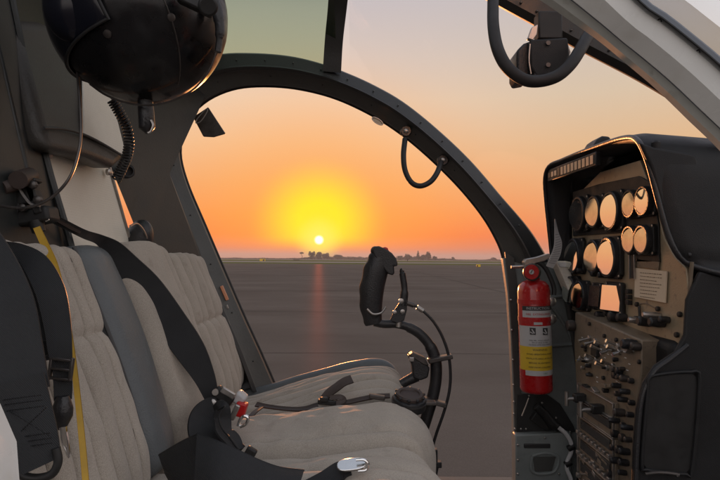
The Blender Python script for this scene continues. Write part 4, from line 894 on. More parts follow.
# ------------------------------------------------------------------ fire extinguisher
YE = 1.535
t = thing('fire_extinguisher', P(535, 394, YE), 'red fire extinguisher with white and yellow labels strapped to the front door pillar', 'fire extinguisher')
bot = P(536.5, 391.5, YE); top = P(533.5, 280, YE); ax = (top-bot); Lx = ax.length; ax.normalize(); r_ = .0425
MB().lathe(bot, ax, [(0, r_*.86), (.004, r_*.96), (.010, r_), (Lx*.90, r_), (Lx*.95, r_*.93), (Lx*.985, r_*.72), (Lx, r_*.42), (Lx+.012, r_*.36)], 48).build('tank', M['red'], t, smooth=50)
def wrap(f0, f1, m, name, dr=.0006, a0=-85, a1=85):
    vs = []; fs = []; s = Vector((0, -1, 0)); s = (s-ax*s.dot(ax)).normalized(); u = ax.cross(s); n = 30
    for f in (f0, f1):
        for k in range(n+1):
            a = R(a0+(a1-a0)*k/n); vs.append(bot+ax*(Lx*f)+(s*math.cos(a)+u*math.sin(a))*(r_+dr))
    for k in range(n): fs.append((k, k+1, n+2+k, n+1+k))
    o = MB().add(vs, fs).build(name, m, t, smooth=True); return o
wrap(.42, .60, M['label_white'], 'white_label')
wrap(.21, .42, M['label_yellow'], 'yellow_label', .0007)
wrap(.165, .21, M['label_white'], 'bottom_label', .0006, -55, 80)
wrap(.67, .735, M['label_white'], 'instruction_label', .0008, -62, 62)
wrap(.735, .775, M['ink'], 'header_band', .0008, -62, 62)
def curved_text(txt, f, size, m, name, a_c=0, dr=.0016):
    c = bpy.data.curves.new(name, 'FONT'); c.body = txt; c.size = size; c.align_x = 'CENTER'; c.align_y = 'CENTER'; c.extrude = 0; c.resolution_u = 2
    tt = bpy.data.objects.new('tmp', c); col.objects.link(tt); dg = bpy.context.evaluated_depsgraph_get(); me = bpy.data.meshes.new_from_object(tt.evaluated_get(dg)); bpy.data.objects.remove(tt, do_unlink=True)
    s = Vector((0, -1, 0)); s = (s-ax*s.dot(ax)).normalized(); u = Vector((1, 0, 0)); u = (u-ax*u.dot(ax)-s*u.dot(s)).normalized()
    for v in me.vertices:
        a = v.co.x/r_+a_c; v.co = bot+ax*(Lx*f+v.co.y)+(s*math.cos(a)+u*math.sin(a))*(r_+dr)
    me.materials.clear(); return fin(name, me, m, t, bot, None)
curved_text('INSTRUCTIONS', .755, .0095, M['label_white'], 'lettering', dr=.0014)
wrap(.612, .655, M['label_white'], 'serial_plate', .0008, -20, 10)
curved_text('FIRE  EXTINGUISHER', .703, .0075, M['red_plastic'], 'lettering', dr=.0014)
for i, s_ in enumerate(('PULL PIN   HOLD UPRIGHT', 'AIM AT BASE OF FIRE', 'SQUEEZE LEVER AND SWEEP')): curved_text(s_, .475-.019*i, .0045, M['ink'], 'lettering')
for i, s_ in enumerate(('WARNING', 'AVOID BREATHING FUMES', 'VENTILATE AREA AFTER USE', 'BEFORE RE-ENTERING', 'KEEP FROM CHILDREN')): curved_text(s_, .392-.038*i, .0060 if i else .008, M['ink'], 'lettering')
curved_text('5-B:C', .187, .0055, M['green_ink'], 'lettering', a_c=.3)
for a_c, nm in ((-.42, 'A'), (.34, 'B')):    # pictogram squares with a slanted figure
    s = Vector((0, -1, 0)); u = Vector((1, 0, 0)); n_ = (s*math.cos(a_c)+u*math.sin(a_c)).normalized(); uu = (u*math.cos(a_c)-s*math.sin(a_c)).normalized()
    c0 = bot+ax*(Lx*.555)+n_*(r_+.0016)
    MB().boxax(c0, uu, n_, ax, (.015, .0006, .018)).build('pictogram', M['ink'], t)
    MB().boxax(c0+n_*.0006+uu*.001, (uu+ax*.6).normalized(), n_, (ax-uu*.6).normalized(), (.003, .0006, .013)).build('pictogram_mark', M['label_white'], t)
    MB().boxax(c0+n_*.0006-ax*.004-uu*.003, (uu-ax*.5).normalized(), n_, (ax+uu*.5).normalized(), (.009, .0006, .0026)).build('pictogram_mark', M['label_white'], t)
# valve, gauge, handles, clamp band, bracket
tp = bot+ax*(Lx+.006)
MB().lathe(tp, ax, [(0, .017), (.012, .017), (.014, .013), (.034, .013), (.036, .010)], 18).build('valve', M['steel'], t, smooth=40)
MB().lathe(P(531.5, 272, YE-.035), (0, -1, 0), [(-.03, .014), (-.004, .0215), (0, .0235), (.006, .0235), (.008, .021)], 28).build('gauge_body', M['dark_steel'], t, smooth=40)
MB().lathe(P(531.5, 272, YE-.0432), (0, -1, 0), [(0, .0195), (.001, .0195)], 28).build('gauge_face', M['red'], t, smooth=40)
mb = MB(); c0 = P(531.5, 272, YE-.0455); mb.lathe(c0, (0, -1, 0), [(0, .0065), (.0008, .0065)], 18); mb.build('gauge_hub', M['label_white'], t); MB().box(c0+Vector((0, -.001, .001)), (.0022, .0008, .010), Matrix.Rotation(R(30), 4, 'Y')).build('needle', M['ink'], t)
mb = MB()
mb.tube([P(x, y, YE-.005) for x, y in catmull([(527, 264), (532, 261), (540, 263), (546, 269), (551, 279), (554, 288), (554, 295)], 24)], .0065, 10); mb.build('discharge_lever', M['olive'], t, smooth=True)
MB().prism([P(x, y, YE-.012) for x, y in ((524, 262), (526, 259), (537, 257), (549, 253.5), (552, 256), (545, 261), (536, 263.5), (526, 268))], (0, .024, 0)).build('carry_handle', M['steel'], t, bevel=.002)
MB().cyl(P(511, 267, YE), P(524, 266.5, YE), .0042, n=10).build('safety_pin', M['steel'], t, smooth=True)
for f in (.655, .81):
    c0 = bot+ax*(Lx*f)
    mb = MB(); n = 40; vs = []; fs = []
    s = Vector((0, -1, 0)); u = ax.cross(s)
    for k in range(n):
        a = 2*math.pi*k/n; d = s*math.cos(a)+u*math.sin(a)
        for rr_, dz in ((r_-.001, -.006), (r_+.0012, -.006), (r_+.0012, .006), (r_-.001, .006)): vs.append(c0+d*rr_+ax*dz)
    for k in range(n):
        for q_ in range(4): fs.append((k*4+q_, k*4+(q_+1) % 4, ((k+1) % n)*4+(q_+1) % 4, ((k+1) % n)*4+q_))
    mb.add(vs, fs).build('strap_band', M['red'], t, smooth=40)
    MB().lathe(c0+Vector((r_-.002, -.014, 0)), (0, -1, 0), [(0, .013), (.006, .013), (.009, .009)], 18).build('band_latch', M['steel'], t, smooth=40)
MB().box((bot+ax*(Lx*.55))+Vector((0, .050, 0)), (.05, .012, .25)).build('wall_bracket', M['frame_dark'], t, bevel=.002)
for f in (.35, .75): MB().box((bot+ax*(Lx*f))+Vector((0, .085, 0)), (.03, .065, .03)).build('bracket_arm', M['frame_dark'], t, bevel=.002)

# ------------------------------------------------------------------ instrument panel
XP = .60
t = thing('instrument_panel', (XP, 1.3, 1.08), 'tan instrument panel full of round gauges under a deep black glareshield', 'instrument panel')
pn = Vector((-1, 0, .0)).normalized()
def PP(px, py, dx=0):       # on panel plane (faces -X), dx toward the crew
    return PX(px, py, XP-dx)
face = [(572, 200), (600, 172), (640, 160), (654, 200), (664, 238), (674, 256), (686, 268), (689, 300), (687, 330), (683, 343), (676, 349), (640, 336), (590, 316), (572, 308)]
MB().prism([PP(x, y) for x, y in face], (.012, 0, 0)).build('panel_face', M['tan'], t, bevel=.002)
# rounded lower-right edge trim
MB().tube([PP(x, y, .001) for x, y in catmull([(692, 262), (689, 300), (687, 330), (683, 343), (676, 349), (660, 343), (640, 336), (600, 320), (573, 309)], 40)], .0035, 8).build('panel_edge', M['tan_dark'], t, smooth=True)
Yp = lambda px: 565*XP/(px-360)
def gauge(px, py, R_, dark=False, square=True, w_=None, h_=None, part='gauge', knob=None, dz=0, screws=True):
    c = PP(px, py); gs = R_*2.12
    fw, fh = (w_ or gs), (h_ or gs)
    # bezel body: octagonal plate with a raised ring
    k = .78
    poly = [(-1, -k), (-k, -1), (k, -1), (1, -k), (1, k), (k, 1), (-k, 1), (-1, k)] if not w_ else [(-1, -.9), (-.9, -1), (.9, -1), (1, -.9), (1, .9), (.9, 1), (-.9, 1), (-1, .9)]
    g = MB().prism([c+Vector((-.0015, a*fw/2, b2*fh/2)) for a, b2 in poly], (-.010, 0, 0)).build(part, M['black'], t, bevel=.0015)
    if not w_:
        MB().lathe(c+Vector((-.011, 0, 0)), (-1, 0, 0), [(0, R_*1.04), (.010, R_*1.02), (.012, R_*.98), (.012, R_*.88), (.004, R_*.87)], 36).build('bezel_ring', M['leather_black'], g, smooth=30)
        gl = MB().lathe(c+Vector((-.0185, 0, 0)), (-1, -.17-.12*max(0, min(1, (622-px)/40)), (py-222)/75*.07+.035), [(-.012, R_*.86), (0, R_*.86), (.0006, R_*.86), (.0010, R_*.45), (.0011, 0.001)], 36)
        gl.build('glass', M['gauge_dark'] if dark else M['gauge_dull' if int(px) in (601, 638, 651, 600, 586) else 'gauge_glass'], g, smooth=60)
        if dark:
            dm = MB()
            for q_ in range(24):
                a = 2*math.pi*q_/24; d = Vector((0, math.cos(a), math.sin(a))); dm.boxax(c+Vector((-.0185, 0, 0))+d*R_*.70, d, Vector((1, 0, 0)), d.cross(Vector((1, 0, 0))), (R_*.10, .0004, .0008))
            d = Vector((0, .6, .8)); dm.boxax(c+Vector((-.019, 0, 0))+d*R_*.28, d, Vector((1, 0, 0)), d.cross(Vector((1, 0, 0))), (R_*.55, .0004, .0014)); dm.build('dial_marks', M['steel'], g)
    else:
        MB().boxax(c+Vector((-.0165, 0, 0)), Vector((-.24, 1, 0)).normalized(), Vector((-1, -.24, .10)).normalized(), Vector((.10, .024, 1)).normalized(), (fw*.82, .004, fh*.80)).build('glass', M['gauge_dark'] if dark else M['gauge_glass'], g, bevel=.0008)
    if screws:
        studs('screw', [c+Vector((-.0112, a*fw/2, b2*fh/2)) for a, b2 in ((-.86, -.86), (.86, -.86), (.86, .86), (-.86, .86))], .003, M['steel'], g, lambda p: MB().lathe(p, (-1, 0, 0), [(0, .0032), (.0012, .003), (.0018, .0015)], 10))
    if knob:
        MB().lathe(c+Vector((-.010, knob[0]*fw/2, knob[1]*fh/2)), (-1, 0, 0), [(0, .007), (.012, .007), (.014, .005)], 14).build('setting_knob', M['leather_black'], g, smooth=40)
    return g
MB().prism([PP(x, y, .0005) for x, y in ((574, 192), (600, 184), (640, 176), (652, 182), (660, 224), (661, 262), (634, 262), (634, 228), (622, 233), (574, 236))], (-.0035, 0, 0)).build('sub_panel', M['black'], t, bevel=.001)
gauge(585, 214, .046, dark=True)
gauge(601, 212, .040, knob=(.8, -.8))
gauge(618, 211, .045)
gauge(638, 204, .030)
gauge(652, 201, .030)
gauge(638, 240, .030)
gauge(651, 240, .030)
gauge(580, 256, .046, knob=(-.8, -.8))
gauge(600, 257, .042, knob=(.0, -.95))
gauge(615, 257.5, .047, knob=(.8, -.85))
gauge(576.5, 291, .040, screws=False)
gauge(586, 295.5, .038)
gauge(601, 296, .03, w_=.05, h_=.065, dark=True, part='display')
gauge(618, 298, .03, w_=.082, h_=.074, part='display')
# strap gauge / slot
s = MB(); s.box(PP(632, 263, .004), (.006, .020, .066)); g = s.build('slot_indicator', M['black'], t, bevel=.001)
for dy in (-.011, .011): MB().box(PP(632, 263, .008)+Vector((0, dy, 0)), (.004, .0022, .07)).build('slot_rail', M['steel'], g, bevel=.0005)
# placards
pc = MB().prism([PP(x, y, .002) for x, y in ((636.5, 268), (668, 271.5), (666.5, 303), (635.5, 297))], (-.003, 0, 0)).build('placard_card', M['buff'], t, bevel=.0005)
for i in range(8):
    yy = 272+i*3.4; a, b2 = PP(640, yy+.6, .0055), PP(640+random.uniform(14, 23), yy+2.6, .0055)
    mb = MB(); d = (b2-a)
    k = 0
    while k < .96:
        l = random.uniform(.04, .12); mb.boxax(a+d*(k+l/2), d.normalized(), Vector((1, 0, 0)), Vector((0, 0, 1)), (d.length*l*.9, .0003, .0014)); k += l+.03
    mb.build('text_line', M['tan_dark'], pc)
MB().prism([PP(x, y, .002) for x, y in ((638, 259), (660, 262), (659, 270), (637.5, 266.5))], (-.002, 0, 0)).build('small_plate', M['tan_dark'], t, bevel=.0005)
# warning rocker column right of display
for i in range(3): MB().boxax(PP(628.6, 291.5+i*5.5, .006), Vector((0, 1, 0)), Vector((-1, 0, 0)), Vector((0, 0, 1)), (.014, .01, .010)).build('push_button', M['black'], t, bevel=.001)
# lower knobs and switches on panel
def knob(px, py, r1, l, m='leather_black', name='knob', par=None, X=None, lay=None):
    c = PX(px, py, (XP if X is None else X)-.001); mb = MB(); mb.lathe(c, (-1, 0, .08), [(0, r1*.9), (l*.3, r1), (l*.9, r1*.9), (l, r1*.6)], 16); return mb.build(name, M[m], par or t, smooth=40)
for px, py, r1, l in ((603, 316, .011, .02), (611, 313, .009, .018), (619, 317, .012, .026), (626, 318, .010, .022), (598, 307, .008, .014), (612, 309.5, .007, .02), (643, 320.5, .009, .02), (652, 322, .011, .03), (658, 318, .008, .02), (664, 323, .010, .03), (669, 320, .007, .02)):
    knob(px, py, r1, l)
for px, py, r1 in ((645, 321, .007), (660, 316, .007)): knob(px, py, r1, .035, 'steel')
MB().tube([PP(x, y, dx) for x, y, dx in catmull([(639, 306, .004), (640, 318, .006), (641, 322, .006)], 8)], .003, 8).build('lever_rod', M['black'], t, smooth=True)
for px, py in ((638, 304.5), (659, 309), (681, 314.5), (646, 337), (602, 325), (585, 319), (678, 335), (690, 255), (640, 252.5)): knob(px, py, .0055, .006, 'black', 'screw')
for a, b2, m_ in (((606, 321.5), (614, 326), 'label_white'), ((615, 325), (637, 333), 'greenish')):
    MB().prism([PP(a[0], a[1], .001), PP(b2[0], a[1]+(b2[0]-a[0])*.22, .001), PP(b2[0], b2[1]+1, .001), PP(a[0], b2[1]-(b2[0]-a[0])*.22+.5, .001)], (-.0015, 0, 0)).build('placard', M[m_], t)
# outline arc on lower right
MB().tube([PP(x, y, .001) for x, y in catmull([(637, 305), (645, 303.5), (653, 307), (659, 309)], 12)], .0012, 6).build('engraving', M['tan_dark'], t)

# glareshield: loft from panel-side profile to front lip
def hoodpt(x, Y, z): return Vector((x, Y, z))
lipL = P(548, 166, 1.64)                      # far lower-left front corner
lip = [(553, 262, 1.66), (549.5, 230, 1.66), (546.5, 200, 1.655), (545.5, 178, 1.64), (550, 166, 1.61), (562, 160.5, 1.55), (580, 153, 1.44), (600, 145.5, 1.32), (618, 139.5, 1.22), (630, 137.3, 1.15), (637, 139, 1.10), (643, 147, 1.06), (650, 165, 1.045), (658, 195, 1.04), (667, 228, 1.035), (676, 250, 1.03), (686, 262, 1.03), (700, 268, 1.02), (725, 274, 1.01), (780, 282, .99)]
NL = 90
lp = [Vector(q_) for q_ in resample([tuple(P(*a)) for a in lip], NL)]
cen = Vector((.60, 1.33, 1.33))
def inset(p, d, dx):      # toward centre (in YZ) and forward
    v = Vector((0, cen.y-p.y, cen.z-p.z)); l = v.length; v = v/l*min(d, l*.5); return Vector((p.x+dx, p.y+v.y, p.z+v.z))
r0 = lp
rin1 = [inset(p, .010, .004) for p in lp]; rin2 = [inset(p, .020, .020) for p in lp]; rin3 = [inset(p, .024, .07+(.60-min(.58, p.x+.07))*0) for p in lp]
rin4 = [Vector((max(.605, p.x+.02), inset(p, .03, 0).y, inset(p, .03, 0).z)) for p in lp]
ro1 = [inset(p, -.006, .008) for p in lp]; ro2 = [inset(p, -.010, .028) for p in lp]
ro3 = [Vector((max(p.x+.17, .70), inset(p, -.012, 0).y, inset(p, -.012, 0).z-.012)) for p in lp]
ro4 = [Vector((max(p.x+.18, .86), inset(p, .004, 0).y, inset(p, .004, 0).z-.035)) for p in lp]
MB().loft([rin4, rin3, rin2, rin1, r0, ro1, ro2, ro3, ro4], closed=False).build('glareshield', M['hood'], t, smooth=50)
# lip piping
MB().tube([p+Vector((-.002, 0, 0)) for p in lp], .0055, 10).build('glareshield_lip', M['leather_black'], t, smooth=True)
# closing black bulk behind panel
mb = MB(); mb.box((.80, 1.34, 1.28), (.36, .60, .34)); mb.build('panel_housing', M['hood'], t, bevel=.03, seg=4)
# annunciator strip under the lip
a0, a1 = P(551, 176, 1.625), P(600, 158.5, 1.325); d = a1-a0; ax_ = d.normalized()
upv = Vector((0, 0, 1)); upv = (upv-ax_*upv.dot(ax_)).normalized(); nr = ax_.cross(upv)
if nr.x > 0: nr = -nr
st = MB().boxax((a0+a1)/2+nr*.004, ax_, nr, upv, (d.length, .012, .034)).build('annunciator_strip', M['black'], t, bevel=.002)
for i in range(13):
    f = (i+.7)/13.6
    MB().boxax(a0+d*f+nr*.0108, ax_, nr, upv, (d.length/19, .0016, .021 if i > 2 else .014)).build('annunciator_lamp', M['steel'] if i not in (0, 3) else M['dark_steel'], st)
# camera-like bump on the glareshield top
mb = MB(); mb.prism([P(x, y, 1.42) for x, y in ((581, 153), (586, 145), (591, 141.5), (598, 142), (600, 147), (598, 152))], (.0, -.07, 0)); mb.build('top_sensor', M['hood'], t, bevel=.006, seg=3)
MB().lathe(P(656, 148, 1.05), (0, 0, 1), [(-.01, .008), (.010, .008), (.013, .005)], 12).build('top_stud', M['hood'], t, smooth=40)
# side box of the glareshield running forward
YB = 1.035
box = [(640, 142), (655, 147), (672, 150), (690, 153), (697, 155), (700, 168), (712, 168), (760, 172), (900, 190), (900, 330), (780, 300), (725, 276), (700, 270), (687, 264), (677, 252), (668, 229), (659, 196), (651, 166)]
mb = MB(); mb.prism([P(x, y, YB) for x, y in box], (0, .012, 0)); mb.build('side_cover', M['hood'], t, bevel=.005, seg=4)
MB().tube([P(x, y, YB+.01) for x, y in catmull([(700, 160), (706, 161), (712, 165), (722, 170)], 12)], .003, 8).build('cable', M['leather_black'], t, smooth=True)
mb = MB(); mb.box((1.05, 1.32, 1.30), (.5, .5, .2)); mb.build('avionics_cover', M['hood'], t, bevel=.04, seg=4)

# ------------------------------------------------------------------ pedestal
t = thing('center_pedestal', (.62, 1.25, .5), 'tall narrow radio pedestal with switches and knobs below the instrument panel', 'pedestal')
XQ = .555
def PQ(px, py, dx=0): return PX(px, py, XQ-dx)
ped = [(575, 312), (600, 322), (641, 340), (641, 372), (637, 400), (634, 440), (633, 520), (580, 520), (578, 470), (577, 400), (574, 345)]
MB().prism([PQ(x, y) for x, y in ped], (.05, 0, 0)).build('face', M['tan_dark'], t, bevel=.003)
MB().box((.86, 1.26, .80), (.55, .40, .60)).build('body', M['hood'], t, bevel=.02, seg=3)
# side cover with map pocket (near side wall)
YS = 1.015
side = [(700, 271), (687, 300), (685, 335), (676, 352), (655, 366), (643, 384), (637, 410), (634, 450), (632, 540), (900, 640), (900, 290), (760, 285)]
MB().prism([P(x, y, YS) for x, y in side], (0, .010, 0)).build('side_panel', M['hood'], t, bevel=.004, seg=3)
MB().tube([P(x, y, YS-.002) for x, y in catmull([(688, 345), (672, 358), (655, 371), (645, 388), (640, 410), (637, 450), (635, 500)], 30)], .0042, 8).build('side_panel_edge', M['leather_black'], t, smooth=True)
pk = [(648, 385), (652, 376), (690, 372), (699, 380), (692, 468), (684, 474), (648, 470), (642, 462)]
def closed(pts, n=60): return [P(x, y, YS-.004) for x, y in resample(pts+[pts[0]], n)]
MB().tube(closed(pk), .0035, 8).build('pocket_rim', M['hood'], t, smooth=True)
MB().prism([P(x, y, YS-.003) for x, y in pk], (0, .002, 0)).build('pocket_back', M['black'], t)
MB().tube([P(x, y, YS-.012) for x, y in catmull([(645, 474), (660, 472.5), (678, 474.5), (676, 476)], 14)], .003, 8).build('pocket_rod', M['dark_steel'], t, smooth=True)
# toggle switches (chrome bats pointing left-down)
def toggle(px, py, l=.028, dz=.010, m='chrome', X=XQ, dy=0):
    c = PX(px, py, X); g = MB().lathe(c, (-1, 0, 0), [(0, .0065), (.005, .0065), (.006, .004)], 12).build('toggle_switch', M['steel'], t, smooth=40)
    e_ = c+Vector((-l, dy, dz)); MB().tube([c, c.lerp(e_, .6), e_], [.0022, .0030, .0042], 10).build('bat', M[m], g, smooth=True)
random.seed(5)
for px, py in ((607, 347), (613, 349), (619, 346), (626, 350), (591, 362), (597, 360), (608, 368), (614, 366), (603, 351), (588, 357), (620, 352)): toggle(px, py, dz=random.choice((.012, -.010, .011)))
for px, py in ((590, 338), (596, 341)): toggle(px, py, dz=-.008, m='steel')
def pk_knob(px, py, r1, l, m='leather_black', name='knob'): return knob(px, py, r1, l, m, name, par=t, X=XQ)
pk_knob(630, 346, .016, .012, 'steel', 'key_switch'); pk_knob(636, 345, .011, .03); pk_knob(640, 347, .009, .02, 'dark_steel')
for px, py in ((617, 375), (624, 377), (628, 379), (633, 381), (622, 371), (629, 392), (620, 386), (634, 403), (627, 400), (633, 415), (624, 413), (620, 394), (632, 428), (625, 426), (619, 421), (631, 440), (624, 438), (618, 434), (629, 452), (622, 450), (628, 463), (621, 461), (614, 474), (626, 473), (617, 448)): pk_knob(px, py, random.choice((.006, .0075, .009)), random.uniform(.010, .024), random.choice(('leather_black', 'leather_black', 'dark_steel')))
for px, py in ((605, 336), (590, 324), (604, 378), (615, 360), (590, 374), (586, 350), (640, 362), (617, 340)): pk_knob(px, py, .0048, .005, 'black', 'screw')
pk_knob(574, 326, .015, .02, 'dark_steel', 'primer_knob')
MB().boxax(PQ(595, 350, .004), Vector((0, 1, 0)), Vector((-1, 0, 0)), Vector((0, 0, 1)), (.035, .008, .03)).build('rocker_plate', M['black'], t, bevel=.002)
# radio units: framed plates with windows, sloping with perspective by nature
def unit(y0, y1, m='tan_dark', win=None, row=None, x0=579, x1=616):
    a, b2 = PQ(x0, y0, .006), PQ(x1, y0, .006); zt = a.z; zb = PQ(x0, y1, 0).z
    g = MB().boxax(Vector((XQ-.004, (a.y+b2.y)/2, (zt+zb)/2)), Vector((0, 1, 0)), Vector((-1, 0, 0)), Vector((0, 0, 1)), (abs(a.y-b2.y), .008, zt-zb-.003)).build('radio_unit', M[m], t, bevel=.001)
    H_ = zt-zb; W_ = abs(a.y-b2.y); cy = (a.y+b2.y)/2
    for zz in (zt-.003, zb+.003): MB().box((XQ-.010, cy, zz), (.006, W_*.98, .0028)).build('trim_strip', M['steel'], g, bevel=.0006)
    for sy in (-.5, .5): MB().box((XQ-.010, cy+sy*W_*.96, (zt+zb)/2), (.005, .0028, H_*.9)).build('trim_strip', M['steel'], g, bevel=.0006)
    if win: MB().box((XQ-.010, cy, zb+H_*.62), (.003, W_*.8, H_*.42)).build('display_window', M['gauge_dark'], g, bevel=.001)
    if row:
        for k in range(row): MB().box((XQ-.0135, cy-W_*.42+W_*.84*k/(row-1), zb+H_*.2), (.010, W_*.055, H_*.16)).build('key', M['steel'], g, bevel=.0008)
    return g
unit(382, 396); unit(397, 412, row=None, win=True); unit(413, 432, win=True, row=9); unit(433, 452, win=True, row=8); unit(453, 475, win=True, row=5)
random.seed(21)
for k in range(14):
    px = random.uniform(583, 628); py = random.uniform(338+(px-582)*.25, 378); pk_knob(px, py, .0045, random.uniform(.008, .016), random.choice(('steel', 'leather_black', 'dark_steel')), 'small_switch')
mpts = []
for k in range(34):
    px = random.uniform(582, 634); py = random.uniform(334+(px-582)*.25, 384); mpts.append(PQ(px, py, .0008))
studs('engraved_marking', mpts, 0, M['paper'], t, lambda p: MB().boxax(p, Vector((0, 1, 0)), Vector((-1, 0, 0)), Vector((0, 0, 1)), (.009, .0004, .0016)))
# two T levers and clutter poking toward the door
for px, py, l in ((588, 398, .05), (606, 409, .055)):
    c = PQ(px, py); mb = MB(); mb.cyl(c, c+Vector((-l, .004, -.004)), .0045, n=10); mb.build('t_lever', M['steel'], t, smooth=True)
    MB().cyl(c+Vector((-l, .004, -.020)), c+Vector((-l, .004, .014)), .0045, n=10).build('t_lever_head', M['steel'], t, smooth=True)
    MB().box(c+Vector((-.02, 0, 0)), (.03, .022, .02)).build('lever_block', M['black'], t, bevel=.003)
for k in range(16):
    px = random.uniform(584, 612); py = random.choice((386, 390, 455, 462, 468, 474)) ; c = PQ(px, py, .006); MB().box(c, (.012, random.uniform(.01, .03), random.uniform(.004, .010)), Matrix.Rotation(random.uniform(-.4, .4), 4, 'X')).build('fitting', M[random.choice(('steel', 'black', 'tan_dark'))], t, bevel=.001)
# dark wiring behind the pedestal
for k in range(7):
    x0 = 574+k*1.4; MB().tube([P(x, y, 1.62+.008*k) for x, y in catmull([(568+k*2, 280), (574+k, 330), (583+random.uniform(-2, 2), 380), (584+random.uniform(-3, 3), 430), (578, 500)], 24)], .005, 6).build('wire', M['rubber'], t, smooth=True)

# checklist cards tucked behind the panel
t = thing('checklist_card', P(556, 268, 1.5), 'curled white checklist sheet wedged between extinguisher and glareshield', 'card')
q0 = [(555, 219, 1.52), (557, 232, 1.51), (560, 243, 1.50), (562, 252, 1.50)]; q1 = [(549, 268.5, 1.50)]
lft = [P(x, y, 1.52) for x, y in catmull([(554.5, 219), (554.5, 232), (554, 246), (550, 257), (546, 266)], 20)]
rgt = [P(x, y, 1.53) for x, y in catmull([(555.5, 219), (558.5, 232), (562, 243), (560, 256), (553, 268.5)], 20)]
MB().loft([lft, rgt, [p+Vector((0, .0012, 0)) for p in rgt], [p+Vector((0, .0012, 0)) for p in lft]]).build('sheet', M['paper'], t, smooth=30)
mb = MB()
for i in range(6, 19): mb.boxax(lft[i].lerp(rgt[i], .5)+Vector((0, -.0008, 0)), (rgt[i]-lft[i]).normalized(), Vector((0, 1, 0)), Vector((0, 0, 1)), ((rgt[i]-lft[i]).length*.75, .0003, .0010))
mb.build('printed_lines', M['seal'], t)
t = thing('data_case', P(567, 290, 1.55), 'pale ribbed plastic case standing behind the white checklist sheet', 'case')
MB().prism([P(x, y, 1.57) for x, y in ((556, 261), (568, 261), (573, 280), (573, 296), (569, 292))], (0, .05, 0)).build('case', M['mesh_panel'], t, bevel=.002)
MB().prism([P(x, y, 1.567) for x, y in ((557.5, 262.5), (567.5, 262.5), (568.5, 267), (560, 267))], (0, .003, 0)).build('lid_strip', M['paper'], t, bevel=.0005)

# ------------------------------------------------------------------ compass and its guard handle
t = thing('magnetic_compass', P(545, 70, .98), 'black boxy standby compass hanging under the windscreen strut behind the curved handle', 'compass')
MB().prism([P(x, y, .96) for x, y in ((530, 39), (568, 37), (570, 55), (566, 66), (556, 74), (536, 77), (530, 66))], (0, .06, 0)).build('body', M['hood'], t, bevel=.004, seg=3)
MB().prism([P(x, y, .975) for x, y in ((517, 50), (524, 43), (532, 40), (531, 78), (520, 80), (517, 74))], (0, .055, 0)).build('lens_housing', M['leather_black'], t, bevel=.004, seg=3)
MB().box(P(548, 28, .985), (.042, .03, .05)).build('mount', M['black'], t, bevel=.003)
MB().prism([P(x, y, .965) for x, y in ((528, 38), (532, 27), (538, 24), (537, 34), (533, 40))], (0, .01, 0)).build('mount_plate', M['steel'], t, bevel=.001)
studs('screw', [P(px, py, .958) for px, py in ((548, 43), (548, 65))], 0, M['dark_steel'], t, lambda p: MB().lathe(p, (0, -1, 0), [(0, .004), (.002, .004)], 10))
MB().tube([P(x, y, .955) for x, y in catmull([(530, 44), (529, 60), (531, 74)], 12)], .0014, 6).build('edge_wire', M['steel'], t, smooth=True)
MB().prism([P(x, y, .99) for x, y in ((562, 50), (568, 43), (571, 52), (566, 66), (562, 66))], (0, .01, 0)).build('side_clip', M['steel'], t, bevel=.001)
MB().tube([P(x, y, .955) for x, y in catmull([(534, 74), (541, 79), (546, 78), (549, 72)], 12)], .002, 6).build('lamp_lead', M['rubber'], t, smooth=True)
o = MB().tube([P(x, y, Y) for x, y, Y in catmull([(493.5, -14, 1.0), (493, 6, .97), (493.5, 28, .94), (498, 50, .92), (508, 68, .91), (524, 79.5, .905), (540, 81, .905), (557, 76, .905), (570, 65, .91), (580, 50, .92), (587, 37, .94), (593, 25, .97)], 60)], .0100, 14).build('overhead_handle', M['rubber'], smooth=True)
tag(o, 'thick dark grey looped grab handle hanging from the windscreen strut in front of the compass', 'handle')

# ------------------------------------------------------------------ open near door: white frame with glass
YD = .62
t = thing('cockpit_door', P(700, 200, YD), 'white painted curved edge of the near cockpit door with seal, screws and clear pane', 'door')
dl = [(380, -75), (440, -52), (500, -24), (540, 0), (572, 22), (600, 42), (630, 67), (657, 90), (690, 122), (720, 151), (760, 198), (800, 262), (835, 340), (860, 440), (870, 560), (872, 700)]
du = [(420, -170), (500, -132), (575, -68), (637, 0), (665, 21), (690, 41), (715, 62), (745, 90), (780, 125), (815, 165), (850, 215), (885, 280), (915, 360), (935, 450), (945, 570), (947, 700)]
dl = resample(dl, 70); du_ = resample(du, 70)
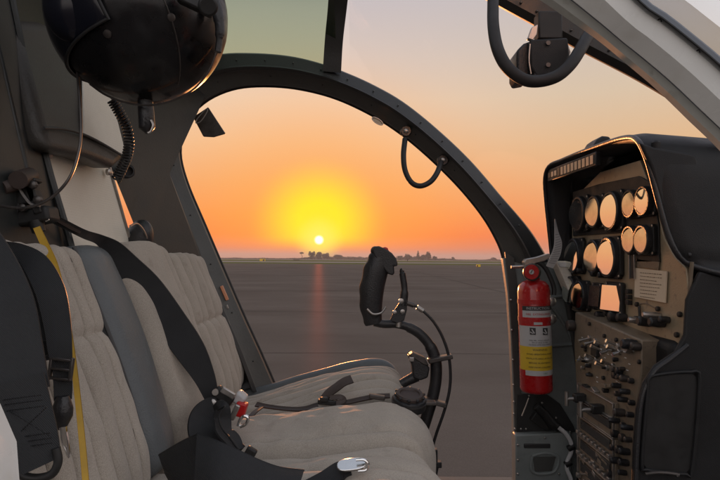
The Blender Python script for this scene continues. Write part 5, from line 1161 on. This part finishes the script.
# pair points sensibly
def drow(f, Y): return [P(*p, Y) for p in lerp2(dl, du_, f)]
MB().loft([drow(0, YD), drow(.10, YD-.012), drow(.22, YD-.018), drow(.255, YD-.020), drow(.255, YD+.03), drow(0, YD+.03)]).build('inner_edge', M['white_edge'], t, smooth=25)
MB().loft([drow(.25, YD-.018), drow(.27, YD-.028), drow(.60, YD-.046), drow(.93, YD-.050), drow(1.0, YD-.048), drow(1.0, YD+.03), drow(.25, YD+.03)]).build('outer_skin', M['white'], t, smooth=25)
MB().loft([drow(1.0, YD-.050), drow(1.03, YD-.056), drow(1.11, YD-.056), drow(1.13, YD-.050), drow(1.13, YD+.01), drow(1.0, YD+.01)]).build('window_seal', M['seal'], t, smooth=25)
MB().tube(drow(1.015, YD-.056), .0012, 6).build('seal_bead', M['rubber'], t, smooth=True)
MB().tube(drow(.262, YD-.024), .0010, 6).build('seam', M['seal'], t, smooth=True)
MB().loft([drow(1.12, YD-.02), drow(1.5, YD-.035), drow(2.0, YD-.03), drow(4.6, YD-.0)], closed=False).build('window_pane', M['door_glass'], t, smooth=True)
for px, py in ((658.5, 20.5), (697, 51.5), (719, 117), (640, 56), (625, 3), (668, 73), (700, 92)):
    big = py in (20.5, 51.5, 117)
    MB().lathe(P(px, py, YD-.046 if py in (20.5, 51.5, 3) else YD-.013), (0, -1, .0), [(-.004, .0042 if big else .002), (.0012, .0042 if big else .002), (.0018, .0025 if big else .001)], 12).build('screw', M['steel'] if big else M['white_edge'], t, smooth=30)
mb = MB()
for px, py in ((658.5, 20.5), (697, 51.5)): mb.tube([P(px-2.4, py+.5, YD-.049), P(px+2, py-2, YD-.049), P(px+2.6, py+1.5, YD-.049)], .0009, 6)
mb.build('screw_slot', M['ink'], t)

# ------------------------------------------------------------------ evening haze
hm = bpy.data.materials.new('haze'); hm.use_nodes = True; nt = hm.node_tree; nt.nodes.clear()
ho = nt.nodes.new('ShaderNodeOutputMaterial'); pv = nt.nodes.new('ShaderNodeVolumePrincipled'); pv.inputs['Color'].default_value = (.9, .82, .78, 1); pv.inputs['Density'].default_value = .0005
pv.inputs['Anisotropy'].default_value = .0; nt.links.new(pv.outputs[0], ho.inputs['Volume'])
hz = MB().box((0, 700, 6.5), (3200, 2200, 15)).build('haze', hm); tag(hz, 'thin evening haze over the airfield', kind='stuff')
# ------------------------------------------------------------------ render settings
sc.render.engine = 'CYCLES'
sc.cycles.samples = 128; sc.cycles.use_denoising = True
sc.cycles.max_bounces = 8; sc.cycles.transparent_max_bounces = 12; sc.cycles.sample_clamp_indirect = 6
vs_ = sc.view_settings; vs_.view_transform = 'Standard'; vs_.look = 'None'; vs_.exposure = 0; vs_.gamma = 1; vs_.use_curve_mapping = False
sc.render.resolution_x = 1024; sc.render.resolution_y = 683
